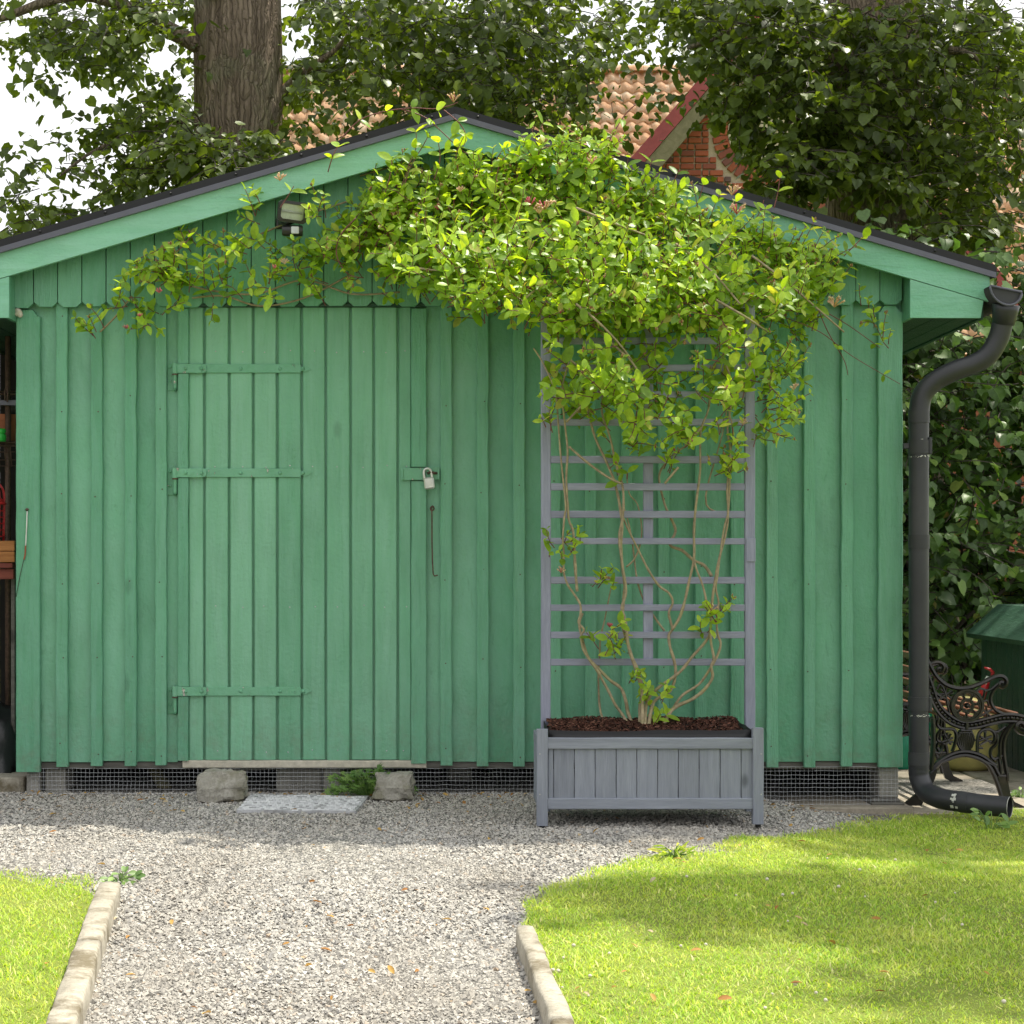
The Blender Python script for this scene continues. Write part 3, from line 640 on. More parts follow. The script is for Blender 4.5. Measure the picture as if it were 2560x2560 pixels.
m = MB(); m.tube(smooth_path([at(*p, -.035) for p in ((1081, 1266), (1076, 1270), (1079, 1277), (1085, 1273), (1083, 1266), (1079, 1265))], 3)+[at(1080, 1290, -.035), at(1080, 1350, -.03), at(1081, 1400, -.028), at(1083, 1434, -.028), at(1086, 1440, -.03), at(1094, 1438, -.034)], .0033, 7); m.tube([at(1082, 1267, -.001), at(1082, 1267, -.045)], .004, 7)
m.build('door_hook', M['rust'], SH, True)
m = MB(); m.board(Z(1919, -.01), Z(1901, -.01), -.018, .02, X(458), X(1066), 8, .0004, .002, axis='X')
for i in range(86):
    for j in range(3):
        p = at(461+7.0*i, 1905+5*j, -.0185); R2 = Matrix.Translation(p) @ Matrix.Rotation(math.radians(45 if (i+j) % 2 else -45), 4, 'Y'); m.box(-.005, .005, -.0012, .001, -.0014, .0014, R2)
m.build('threshold', M['tread'], SH)
# loose line hanging from a screw on the left corner board
LN = thing('cord', at(52, 1480, -.04), 'thin cord with a rusty screw eye on the left corner board', 'cord')
m = MB(); m.tube(smooth_path([at(68, 1278, -.037), at(66, 1330, -.037), at(64, 1365, -.037)], 3), .0028, 6); m.build('white_sleeve', M['white'], LN, True)
m = MB(); m.tube(smooth_path([at(64, 1364, -.037), at(63, 1385, -.037), at(60, 1399, -.037)], 3), .0035, 6); m.build('red_sleeve', M['terracotta'], LN, True)
m = MB(); m.tube([at(60, 1398, -.037), at(52, 1430, -.037), at(40, 1492, -.036)], .0014, 5); m.build('wire', M['twig'], LN, True)
m = MB(); m.lathe([(.0001, .014), (.004, .012), (.007, .006), (.004, 0)], at(68, 1274, -.03), 8, 'Y'); m.tube([at(64, 1274, -.042), at(72, 1273, -.042)], .003, 6); m.build('screw_eye', M['rust'], LN, True)
m = MB(); 
for q in range(7): m.lathe([(.0001, .012), (.010, .008), (.013, 0), (.0001, -.008)], at(46+random.uniform(-6, 6), 780+random.uniform(-8, 8), -.045+random.uniform(-.004, .004)), 7, 'Y')
tag(m.build('expanding_foam', M['clover'], None), 'lump of pale foam in the gap above the left corner board', 'foam')
# ------------------------------------------------------------------ floodlight
FL = thing('floodlight', at(730, 580, -.06), 'black floodlight with motion sensor under the left bargeboard', 'floodlight')
R = Matrix.Translation(at(731, 530, -.24)) @ Matrix.Rotation(math.radians(14), 4, 'Z') @ Matrix.Rotation(math.radians(5), 4, 'Y') @ Matrix.Rotation(math.radians(10), 4, 'X')
m = MB(); w_, h_ = .064, .046
fr = [(-w_, -h_+.012), (-w_+.012, -h_), (w_-.012, -h_), (w_, -h_+.012), (w_, h_-.012), (w_-.012, h_), (-w_+.012, h_), (-w_, h_-.012)]
n = 8; V = [R @ Vector((x, -.012, z)) for x, z in fr]+[R @ Vector((x, .020, z)) for x, z in fr]+[R @ Vector((x*.6, .065, z*.6)) for x, z in fr]
V += [R @ Vector((x*.78, -.014, z*.72)) for x, z in fr]+[R @ Vector((x*.76, .000, z*.70)) for x, z in fr]
Fc = [(a*n+k, a*n+(k+1) % n, b*n+(k+1) % n, b*n+k) for a, b in ((0, 1), (1, 2), (3, 0), (4, 3)) for k in range(n)]+[tuple(2*n+k for k in range(n))]
m.add(V, Fc); m.build('lamp_housing', M['lamp_black'], FL)
m = MB(); m.box(-.049, .049, .0, .004, -.032, .032, R); m.build('reflector', M['reflector'], FL)
m = MB(); m.tube([R @ Vector((-.044, -.006, .0)), R @ Vector((.044, -.006, .0))], .005, 8); m.build('lamp_tube', M['white'], FL, True)
gm, gnt, gout = newmat('lamp_glass'); nd_ = nd(gnt, 'ShaderNodeBsdfPrincipled', {'Base Color': (.9, .95, .9, 1), 'Roughness': .05, 'Transmission Weight': 1., 'IOR': 1.3}); gnt.links.new(nd_.outputs[0], gout.inputs[0])
m = MB(); m.box(-.049, .049, -.0125, -.0105, -.032, .032, R); m.build('glass', gm, FL)
R3 = Matrix.Translation(at(731, 577, -.22)) @ Matrix.Rotation(math.radians(6), 4, 'Z')
m = MB(); m.lathe([(.0001, -.045), (.020, -.045), (.024, -.038), (.024, .038), (.020, .045), (.0001, .045)], (0, 0, 0), 14, 'X'); m.v = [tuple(R3 @ Vector(p)) for p in m.v]; m.build('sensor', M['lamp_black'], FL, angle=40)
m = MB(); m.cbox(-.006, .028, -.027, -.018, -.017, .015, .003, R3); m.build('sensor_lens', M['lens'], FL)
m = MB(); m.tube([at(700, 555, -.054), at(702, 556, -.12), at(718, 562, -.19), at(731, 552, -.2)], .011, 8); m.cbox(X(690, -.06), X(712, -.06), -.062, -.0525, Z(572, -.06), Z(540, -.06), .003); m.build('bracket', M['lamp_black'], FL, angle=40)
# ------------------------------------------------------------------ gutter and downpipe
GU = thing('gutter', at(2515, 745, -.2), 'black half round gutter along the right eave', 'gutter')
c0 = at(2515, 722, -.26); rg = .068
m = MB(); V = []; N_ = 14
for y in (c0.y, 3.25):
    for rr in (rg, rg-.005):
        for k in range(N_+1):
            a = math.pi+math.pi*k/N_; V.append((c0.x+rr*math.cos(a)*1.0, y, c0.z+rr*math.sin(a)-.22*rr*math.cos(a)*.9))
L = N_+1
Fc = [(k, k+1, 2*L+k+1, 2*L+k) for k in range(N_)]+[(L+k+1, L+k, 3*L+k, 3*L+k+1) for k in range(N_)]+[(k+1, k, L+k, L+k+1) for k in range(N_)]+[(0, L, 3*L, 2*L), (L-1, 3*L-1, 4*L-1, 2*L-1)]
m.add(V, Fc); m.build('channel', M['pipe'], GU, True)
m = MB(); V = [(c0.x, c0.y+.012, c0.z+.0)]+[(c0.x+rg*math.cos(math.pi+math.pi*k/N_), c0.y+.012, c0.z+rg*math.sin(math.pi+math.pi*k/N_)-.2*rg*math.cos(math.pi+math.pi*k/N_)) for k in range(L)]
m.add(V, [(0, k+1, k+2) for k in range(N_)]); m.build('end_cap', M['pipe_worn'], GU)
m = MB(); m.tube([(c0.x+(rg+.001)*math.cos(math.pi+math.pi*k/N_), c0.y, c0.z+(rg+.001)*math.sin(math.pi+math.pi*k/N_)-.2*rg*math.cos(math.pi+math.pi*k/N_)) for k in range(L)]+[(c0.x-rg, c0.y, c0.z+.2*rg)], .005, 6); m.build('rim', M['lip_metal'], GU, True)
DP = thing('downpipe', at(2296, 2030, -.12), 'black plastic downpipe with a swan neck at the right corner of the shed', 'downpipe')
YP = -.12; pr = .0445
neck = smooth_path([at(2512, 775, -.20), at(2506, 810, -.19), at(2494, 850, -.18), at(2470, 888, -.17), at(2435, 910, -.16), at(2385, 928, -.15), at(2335, 955, -.13), at(2305, 990, YP), at(2297, 1040, YP)], 6)
m = MB(); m.tube([at(2515, 762, -.205), at(2513, 776, -.20), at(2508, 812, -.19)], [.058, .056, .047], 20); m.build('outlet', M['pipe'], DP, True)
m = MB(); m.tube(neck, pr, 20); m.build('swan_neck', M['pipe'], DP, True)
m = MB(); m.tube([at(2297, 1035, YP), at(2297, 1930, YP)], pr-.0012, 20, True); m.build('pipe', M['pipe'], DP, angle=50)
for (t, b, r) in ((1026, 1058, .0465), (1337, 1372, .0462), (1100, 1135, .0475), (1742, 1776, .0475), (1880, 1912, .0462)):
    m = MB(); m.tube([at(2297, t, YP), at(2297, b, YP)], r, 20); m.build('collar', M['pipe_worn'], DP, angle=50)
for t, b in ((1094, 1136), (1742, 1778)):
    m = MB(); m.cbox(X(2258, YP), X(2276, YP), -.13, -.105, Z(b-14, YP), Z(t+14, YP), .002); m.cbox(X(2318, YP), X(2326, YP), -.15, -.08, Z(b, YP), Z(t, YP), .002); m.build('pipe_clip', M['pipe'], DP)
elb = smooth_path([at(2297, 1915, YP), at(2299, 1945, YP), at(2315, 1978, -.16), at(2350, 1996, -.24), at(2400, 2004, -.30), at(2460, 2012, -.36), at(2524, 2018, -.42)], 5)
m = MB(); m.tube(elb, pr, 20, False); m.build('shoe', M['pipe'], DP, True)
i0 = len(elb)-11
m = MB(); m.tube(elb[i0:i0+3], pr+.0015, 20); m.build('collar', M['pipe_worn'], DP, angle=50)
m = MB(); m.tube(elb[i0:i0+2], pr+.0022, 20); m2 = MB(); m2.tube([elb[-1]+(elb[-2]-elb[-1])*.02, elb[-1]+(elb[-1]-elb[-2])*.15], pr*1.0, 20, False); m2.build('pale_edge', M['chip'], DP, True)
# flaking pale patches on the pipe
def patch(c, w_, h_, seed):
    random.seed(seed); m = MB()
    for (u, v, s_) in [(random.gauss(0, 1), random.gauss(0, 1), random.uniform(.2, 1)) for _ in range(26)]:
        a = math.radians(-95+u*w_); p = Vector((X(2297, YP)+(pr+.0014)*math.sin(math.radians(u*w_)), YP-(pr+.0014)*math.cos(math.radians(u*w_)), c+v*h_))
        s2 = s_*.004; Rm = Matrix.Translation(p) @ Matrix.Rotation(math.radians(u*w_), 4, 'Z'); m.box(-s2, s2, -.0002, .0002, -s2*.4, s2*.4, Rm)
    return m
for i, (py, w_, h_) in enumerate(((1104, 25, .003), (1142, 34, .002), (1748, 28, .004), (1788, 34, .002))): patch(Z(py, YP), w_, h_, i).build('scuff_marks', M['chip'], DP)
random.seed(11)
m = MB(); q = elb[i0]
for k in range(14):
    a = random.uniform(-.9, .5); t = (elb[i0+1]-elb[i0-1]).normalized(); u = t.cross(Vector((0, 1, 0))).normalized(); b = u.cross(t)
    nrm = (b*math.cos(a)*-1 if b.y > 0 else b*math.cos(a))+u*(-math.sin(a)); p = q+t*random.gauss(-.01, .006)+nrm.normalized()*(pr+.0024); s_ = random.uniform(.002, .007)
    Rm = Matrix.Translation(p) @ nrm.to_track_quat('Y', 'Z').to_matrix().to_4x4(); m.box(-s_, s_, -.0003, .0003, -s_, s_, Rm)
m.build('scuff_marks', M['chip'], DP)
# ------------------------------------------------------------------ planter with trellis
PL = thing('planter', (.87, -.83, 0), 'slate grey wooden planter box with tall slatted trellis in front of the shed', 'planter')
YA, YB = -1.01, -.64                     # front face, trellis plane
def pb(name, a, b, t, bt, Y, th, mat, par=PL, c=.003, jit=.0003, ax='Z'):
    m = MB()
    if ax == 'Z': m.board(X(a, Y), X(b, Y), Y, Y+th, Z(bt, Y), Z(t, Y), 6, jit, c)
    else: m.board(Z(bt, Y), Z(t, Y), Y, Y+th, X(a, Y), X(b, Y), 6, jit, c, axis='X')
    return m.build(name, M[mat], par)
for a, b, t, bt in ((1342, 1369.5, 1824, 2065), (1882.5, 1909.5, 1821, 2061)):
    pb('leg', a, b, t, bt, YA-.012, .04, 'grey_wood')
    x = X((a+b)/2, YA); m = MB(); zb = Z(bt, YA)
    m.lathe([(.0001, 0), (.011, 0), (.012, zb+.004), (.0001, zb+.004)], (x, YA+.008, .001), 12); m.build('foot', M['rubber'], PL, angle=40)
    for q in (1884, 1985):
        m = MB(); m.lathe([(.0001, .0008), (.003, .0006), (.0036, -.001)], (X((a+b)/2+(-6 if a < 1500 else 7), YA-.012), YA-.0122, Z(q, YA)), 8, 'Y'); m.build('screw', M['galv'], PL)
xl, xr = X(1349, YB), X(1890, YB)
for a, b in ((1350, 1376), (1864, 1890)):
    m = MB(); m.board(X(a, YB), X(b, YB), YB, YB+.036, .012, Z(1826, YB), 4, .0003, .003); m.build('leg', M['grey_wood'], PL)
pb('rail', 1369.7, 1882.3, 1845, 1873, YA-.004, .022, 'grey_wood_h', ax='X'); pb('rail', 1369.7, 1882.3, 1996, 2023.5, YA-.004, .022, 'grey_wood_h', ax='X')
sb = [1370, 1384, 1436, 1488, 1540.5, 1592, 1644, 1696, 1748, 1800.5, 1853, 1882]
for a, b in zip(sb, sb[1:]): pb('panel_board', a+.7, b-.7, 1872, 1998, YA+.008+random.uniform(-.001, .001), .012, 'grey_wood', c=.0015)
z0p, z1p = Z(2023, YA), Z(1847, YA)
for sx, px_ in ((-1, 1352), (1, 1899)):
    xx = X(px_, YA)
    for k in range(7):
        y0 = YA+.03+(YB-YA-.032)*k/7; y1 = YA+.03+(YB-YA-.032)*(k+1)/7-.002
        m = MB(); m.cbox(min(xx, xx+sx*.01), max(xx, xx+sx*.01), y0, y1, z0p+.04, z1p-.04, .001); m.build('panel_board', M['grey_wood'], PL)
    for za, zb in ((z0p, z0p+.042), (z1p-.042, z1p)):
        m = MB(); m.cbox(xx-.011, xx+.013, YA+.03, YB, za, zb, .002); m.build('rail', M['grey_wood'], PL)
m = MB(); m.cbox(X(1378, YB), X(1862, YB), YB+.004, YB+.02, z0p, z1p, .002); m.build('back_panel', M['grey_wood_h'], PL)
m = MB(); m.box(X(1372, YA), X(1880, YA), YA+.03, YB, z0p+.01, z0p+.02); m.build('bottom_panel', M['grey_wood_h'], PL)
# liner: black film rising above the rim, folded over
lx0, lx1, ly0, ly1 = X(1369, YA)+.004, X(1883, YA)-.004, YA+.024, YB-.002
loop = []
N1 = 60
per = [(lx0+(lx1-lx0)*k/24, ly0) for k in range(24)]+[(lx1, ly0+(ly1-ly0)*k/8) for k in range(8)]+[(lx1-(lx1-lx0)*k/24, ly1) for k in range(24)]+[(lx0, ly1-(ly1-ly0)*k/8) for k in range(8)]
V = []
for lv in range(4):
    for k, (x, y) in enumerate(per):
        wz = noise.noise(Vector((x*9, y*9, 1.7)))
        back = (y-ly0)/(ly1-ly0)
        top = z1p+.030+.007*wz+.012*back
        cx_, cy_ = (lx0+lx1)/2, (ly0+ly1)/2
        if lv == 0: V.append((x, y, z1p-.12))
        elif lv == 1: V.append((x, y, z1p-.004))
        elif lv == 2: V.append((x+.004*wz, y+.004*wz, top))
        else: V.append((x+(cx_-x)*.03, y+(cy_-y)*.06, top-.03))
n = len(per)
MB().add(V, [(a*n+k, a*n+(k+1) % n, (a+1)*n+(k+1) % n, (a+1)*n+k) for a in range(3) for k in range(n)]).build('liner', M['liner'], PL, True)
# bark mulch
sx0, sx1, sy0, sy1 = lx0+.012, lx1-.012, ly0+.012, ly1-.012
def soilz(x, y): return z1p+.008+.046*sst(0, 1, (y-sy0)/(sy1-sy0))*.9+.012*noise.noise(Vector((x*7, y*7, 0)))
V = []; nx, ny = 60, 24
for j in range(ny+1):
    for i in range(nx+1):
        x = sx0+(sx1-sx0)*i/nx; y = sy0+(sy1-sy0)*j/ny; V.append((x, y, soilz(x, y)-.006))
o = MB().add(V, [(j*(nx+1)+i, j*(nx+1)+i+1, (j+1)*(nx+1)+i+1, (j+1)*(nx+1)+i) for j in range(ny) for i in range(nx)])
n = 5200; x = rng.uniform(sx0, sx1, n); y = rng.uniform(sy0, sy1, n)
T = np.array([(-1, -.3, 0), (1, -.25, .05), (.9, .3, 0), (-1, .25, .05), (0, 0, .3)]); fT = np.array([(0, 1, 4), (1, 2, 4), (2, 3, 4), (3, 0, 4), (0, 3, 2), (0, 2, 1)])
a = rng.uniform(0, 6.283, n); b = rng.uniform(-.6, .6, n); s_ = rng.uniform(.004, .013, n)
R_ = np.zeros((n, 3, 3)); R_[:, 0] = np.stack([np.cos(a)*np.cos(b), np.sin(a)*np.cos(b), np.sin(b)], -1); R_[:, 1] = np.stack([-np.sin(a), np.cos(a), np.zeros(n)], -1); R_[:, 2] = np.cross(R_[:, 0], R_[:, 1])
Pz = np.array([soilz(i, j) for i, j in zip(x, y)])
V2, F2 = leaves_mesh(T, fT, np.stack([x, y, Pz], -1), R_, s_)
ms = put(np_mesh('bark_mulch', V2, F2), 'bark_mulch', M['mulch']); tag(ms, 'dark red brown bark mulch filling the grey planter', kind='stuff')
o.build('soil', M['dark'], PL, True)
# trellis
for a, b, sh in ((1352.5, 1377, 0), (1862.5, 1887.5, 0)):
    m = MB(); m.board(X(a, YB-.006), X(b, YB-.006), YB-.010, YB+.022, Z(1838, YB), Z(752, YB), 14, .0004, .003); m.build('trellis_post', M['lilac_wood'], PL)
sl_y = [(751, 770), (843, 860), (911, 928), (978, 994), (1047, 1064), (1140, 1158), (1208, 1226), (1277, 1295), (1345, 1361), (1442, 1459.5), (1511, 1527.5), (1579, 1596), (1647, 1664)]
for t, b in sl_y: pb('trellis_slat', 1377.5, 1862, t, b, YB-.006, .016, 'lilac_wood_h', c=.002, ax='X')
for t, b in ((753, 1062), (1142, 1360), (1444, 1662)): pb('trellis_stile', 1608.5, 1633, t, b, YB+.0105, .014, 'lilac_wood', c=.002)
m = MB(); m.cbox(X(1867, YB-.02), X(1889.5, YB-.02), YB-.0155, YB-.0105, Z(1404, YB-.02), Z(1345, YB-.02), .0008); m.build('joint_plate', M['lilac_wood'], PL)
# ------------------------------------------------------------------ stones, mat
def rock(poly, Y, depth, seed, label, topback):
    c = Vector((0, 0, 0)); bm = bmesh.new()
    x0, x1 = min(p[0] for p in poly), max(p[0] for p in poly); y0, y1 = min(p[1] for p in poly), max(p[1] for p in poly)
    n = 14; grid = {}
    random.seed(seed)
    def surf(u, v, w):   # u across, v up, w depth  0..1
        # left / right outline at height v
        px_l = poly[0][0]+(poly[3][0]-poly[0][0])*v; px_r = poly[1][0]+(poly[2][0]-poly[1][0])*v
        py = (poly[0][1]*(1-u)+poly[1][1]*u)*(1-v)+(poly[3][1]*(1-u)+poly[2][1]*u)*v
        p = at(px_l+(px_r-px_l)*u, py, Y); p.y += depth*(w*(1-.25*v)+.30*max(0, v-.5)*(1-w)*1.3); return p
    V = []; idx = {}
    def vid(i, j, k):
        if (i, j, k) not in idx:
            p = surf(i/n, j/n, k/n); q = p*9+Vector((seed, 0, 0))
            cen = surf(.5, .5, .5); dr = (p-cen).normalized()
            e = noise.noise(q)*.024+abs(noise.noise(q*1.9))*.022+noise.noise(q*4.2)*.010+noise.noise(q*11)*.004
            ed = sum(1 for t in (i, j, k) if t in (0, n)); e -= .006*(ed-1)
            idx[i, j, k] = len(V); V.append(p+dr*e)
        return idx[i, j, k]
    Fc = []
    for a in range(n):
        for b in range(n):
            for k in (0, n):
                Fc += [(vid(a, b, k), vid(a+1, b, k), vid(a+1, b+1, k), vid(a, b+1, k)), (vid(k, a, b), vid(k, a+1, b), vid(k, a+1, b+1), vid(k, a, b+1)), (vid(a, k, b), vid(a+1, k, b), vid(a+1, k, b+1), vid(a, k, b+1))]
    m = MB().add(V, Fc); o = m.build('stone_block', M['rock'], None, angle=16); tag(o, label, 'stone', 'rough stones in front of the door'); o['label'] = label
rock([(496, 2008), (605, 2000), (603, 1933), (503, 1937)], -.30, .17, 3, 'rough grey stone with a flat top left of the doormat', 0)
rock([(929, 2001), (1034, 2000), (1022, 1943), (940, 1936)], -.27, .17, 8, 'rough tan grey stone right of the doormat beside the green plant', 0)
q = [ground_at(*p, .006) for p in ((591, 2030), (890, 2031), (922, 1993), (627, 1989))]
MT = thing('doormat', q[0].lerp(q[2], .5), 'thin pale grey ribbed doormat lying on the gravel before the door', 'doormat')
def mq(u, v, z): 
    p = q[0].lerp(q[1], u).lerp(q[3].lerp(q[2], u), v); p.z = .013+.004*noise.noise(Vector((u*3, v*2, 0)))+z; return p
V = []; nu, nv = 24, 8
for z in (.0, -.012):
    for j in range(nv+1):
        for i in range(nu+1): V.append(mq(i/nu, j/nv, z))
n1 = (nu+1)*(nv+1); Fc = []
for j in range(nv):
    for i in range(nu):
        a = j*(nu+1)+i; Fc += [(a, a+1, a+nu+2, a+nu+1), (n1+a, n1+a+nu+1, n1+a+nu+2, n1+a+1)]
for i in range(nu): Fc += [(i, n1+i, n1+i+1, i+1), (nv*(nu+1)+i, nv*(nu+1)+i+1, n1+nv*(nu+1)+i+1, n1+nv*(nu+1)+i)]
for j in range(nv): Fc += [(j*(nu+1), (j+1)*(nu+1), n1+(j+1)*(nu+1), n1+j*(nu+1)), (j*(nu+1)+nu, n1+j*(nu+1)+nu, n1+(j+1)*(nu+1)+nu, (j+1)*(nu+1)+nu)]
MB().add(V, Fc).build('mat_base', M['mat_dark'], MT)
m = MB()
for j in range(13):
    for i in range(34):
        u, v = (i+.5+.25*(j % 2))/35, (j+.5)/13.5
        p = mq(u, v, .0015); m.box(p.x-.0065, p.x+.0065, p.y-.006, p.y+.006, p.z-.002, p.z+.002)
tag(m.build('ribs', M['mat'], MT), kind='stuff')
# ------------------------------------------------------------------ cast iron bench
YN = .13; BN = thing('garden_bench', at(2420, 2012, YN), 'ornate black cast iron garden bench with brown slats beside the downpipe', 'bench')
def bz(x, y): return at(2320+x*.3004, 1480+y*.3002, YN)
def bpath(pts, k=4): return smooth_path([bz(*p) for p in pts], k)
fm = MB()
def rail(pts, r=.008, k=4, flat=1.6): fm.tube(bpath(pts, k), r, 7, True, flat)
rail([(-60, 420), (-30, 520), (10, 600), (60, 690), (110, 745), (170, 783), (250, 802), (340, 795), (430, 765), (510, 725), (570, 702), (620, 705), (650, 735), (645, 775), (617, 792), (592, 772), (602, 748), (622, 755)], .0105)
rail([(20, 600), (45, 588), (85, 585), (118, 600), (130, 632), (112, 664), (86, 660), (80, 636), (100, 632)], .009)
rail([(-70, 480), (-30, 620), (5, 700), (40, 800), (70, 890), (110, 960), (170, 1020), (240, 1065), (310, 1085), (400, 1075), (500, 1050), (600, 1025), (700, 1020), (800, 1040), (850, 1080)], .009)
rail([(-100, 500), (-60, 640), (-20, 760), (25, 900), (75, 995), (140, 1065), (220, 1112), (320, 1136), (420, 1126), (520, 1100), (620, 1080), (720, 1078), (770, 1092)], .009)
rail([(850, 1080), (860, 1130), (830, 1165), (780, 1170), (740, 1140), (738, 1100), (770, 1085), (800, 1110), (790, 1135)], .014)
mid = bpath([(-45, 560), (5, 740), (50, 890), (95, 980), (160, 1045), (235, 1090), (315, 1110), (410, 1100), (510, 1075), (610, 1053), (710, 1048), (780, 1062)], 6)
L = 0; last = None; acc = 0
for p in mid:
    if last is None or (p-last).length > .0165:
        fm.lathe([(.0001, .011), (.006, .009), (.009, .003), (.0095, -.004)], p, 8, 'Y'); last = p
fm.tube(mid, .006, 5, True, .5)
def ring(cx, cy, r, tr, n=24, flat=1.5): fm.tube([bz(cx+r*math.cos(2*math.pi*k/n), cy+r*math.sin(2*math.pi*k/n)) for k in range(n+1)], tr, 6, False, flat)
ring(325, 945, 128, .010, 36); ring(325, 945, 110, .005, 36)
for k in range(7):
    a = 2*math.pi*k/7+.3; ring(325+76*math.cos(a), 945+76*math.sin(a), 36, .0055, 18)
ring(325, 945, 50, .007, 24)
fm.lathe([(.0001, .020), (.006, .019), (.011, .012), (.0135, .0)], bz(325, 945), 14, 'Y')
for k in range(16):
    a = 2*math.pi*k/16; p = bz(325+48*math.cos(a), 945+48*math.sin(a)); fm.lathe([(.0001, .010), (.0035, .006), (.004, 0)], p, 6, 'Y')
def bars(c, ls, r=.0045):
    for (a, b) in ls: rail([(c[0]+a[0], c[1]+a[1]), (c[0]+b[0], c[1]+b[1])], r, 1)
star = [((-45, -40), (45, 40)), ((-45, 30), (50, -30)), ((0, -55), (0, 55)), ((-55, 0), (55, -5))]
bars((150, 850), star); bars((485, 1005), [((-50, 30), (50, -30)), ((-40, -35), (45, 40)), ((0, -50), (5, 45))])
rail([(75, 810), (95, 770), (120, 790), (140, 840), (160, 930), (180, 1020)], .006); rail([(100, 900), (120, 880), (160, 900), (190, 980)], .005)
rail([(210, 830), (170, 850), (130, 870)], .005); rail([(400, 830), (430, 805), (470, 820), (460, 880), (440, 930)], .006); rail([(470, 820), (520, 810), (580, 760)], .006); rail([(455, 915), (490, 905), (505, 950)], .005)
rail([(590, 775), (545, 820), (520, 880), (530, 940), (570, 990), (640, 1022)], .009)
# lower panel
rail([(80, 1065), (75, 1100), (100, 1135), (150, 1140), (210, 1145), (235, 1190), (225, 1260), (200, 1330)], .008); rail([(110, 1145), (80, 1180), (75, 1230), (100, 1250)], .007)
rail([(410, 1335), (412, 1230), (430, 1170), (470, 1145), (525, 1150), (555, 1190), (550, 1240), (515, 1260)], .008); rail([(500, 1135), (560, 1165), (600, 1150), (640, 1120)], .007)
bars((160, 1225), [((-25, -45), (30, 45)), ((30, -45), (-25, 45)), ((0, -55), (0, 20)), ((-45, 25), (45, -10)), ((-35, 40), (45, 20))], .006)
bars((475, 1215), [((0, -50), (0, 20)), ((-10, -50), (10, -50)), ((-55, 25), (55, -15)), ((-40, -10), (50, 35)), ((-45, 60), (20, 20)), ((-60, 80), (-20, 85))], .006)
for k in range(-4, 5):
    rail([(310+k*11, 1150), (310+k*17, 1210), (310+k*15, 1270), (310+k*7, 1325)], .006)
rail([(270, 1150), (350, 1150)], .009, 1); rail([(255, 1170), (365, 1170)], .006, 1); rail([(230, 1240), (260, 1190), (280, 1160)], .006); rail([(390, 1240), (360, 1190), (340, 1160)], .006); rail([(315, 1085), (315, 1140)], .012, 1)
rail([(30, 1475), (75, 1425), (130, 1385), (210, 1345), (300, 1328), (390, 1342), (460, 1372), (520, 1415), (560, 1440)], .010); rail([(20, 1510), (90, 1430), (140, 1405), (210, 1375), (300, 1358), (390, 1375), (450, 1402), (500, 1440), (545, 1520), (585, 1620), (615, 1720)], .010)
for k in range(13):
    a = k/12; p = bz(90+430*a, 1385-58*math.sin(math.pi*a)+30*a*0); fm.lathe([(.0001, .010), (.003, .006), (.0035, 0)], p, 6, 'Y')
for k in range(6):
    a = k*math.pi/3; fm.lathe([(.0001, .013), (.005, .008), (.006, 0)], bz(300+16*math.cos(a), 1348+22*math.sin(a)), 7, 'Y')
rail([(715, 1090), (660, 1160), (632, 1240), (628, 1340), (640, 1430), (655, 1520), (655, 1570)], .011); rail([(690, 1100), (625, 1180), (600, 1260), (598, 1340), (590, 1390), (600, 1450), (605, 1530)], .008)
rail([(570, 1180), (575, 1240), (555, 1280), (525, 1310), (520, 1360), (545, 1392), (580, 1380)], .008); rail([(480, 1420), (540, 1440), (570, 1490), (590, 1530)], .010); rail([(598, 1370), (635, 1355)], .007, 1); rail([(580, 1530), (655, 1530)], .009, 1)
def plate(pts, th=.022): 
    P = [bz(*p) for p in pts]; fm.prism([(p.x, p.z) for p in P][::-1], YN-th/2, YN+th/2)
plate([(575, 1530), (655, 1530), (665, 1600), (680, 1680), (715, 1745), (800, 1785), (800, 1808), (700, 1806), (640, 1770), (610, 1690)])
plate([(20, 1500), (-40, 1590), (-100, 1680), (-180, 1745), (-200, 1775), (-60, 1778), (-20, 1700), (50, 1560), (75, 1480)])
rail([(40, 1050), (45, 1200), (40, 1330), (25, 1480)], .011); rail([(45, 1330), (95, 1340), (120, 1290), (95, 1250), (70, 1290)], .007)
fr1 = fm.build('end_frame', M['iron'], BN, angle=45)
fr2 = bpy.data.objects.new('end_frame', fr1.data); link(fr2, BN); fr2.matrix_basis = Matrix.Translation((0, .98, 0))
for p in ((150, 1040), (245, 1085), (340, 1102), (440, 1088), (540, 1064), (640, 1045), (740, 1040)):
    c = bz(*p); m = MB(); m.cbox(c.x-.012, c.x+.012, YN+.012, YN+.968, c.z+.004, c.z+.020, .004); m.build('seat_slat', M['brown_wood'], BN)
for p in ((70, 930), (20, 800), (-20, 680), (-60, 550)):
    c = bz(*p); m = MB(); m.cbox(c.x+.002, c.x+.016, YN+.012, YN+.968, c.z-.016, c.z+.016, .004); m.build('back_slat', M['brown_wood'], BN)
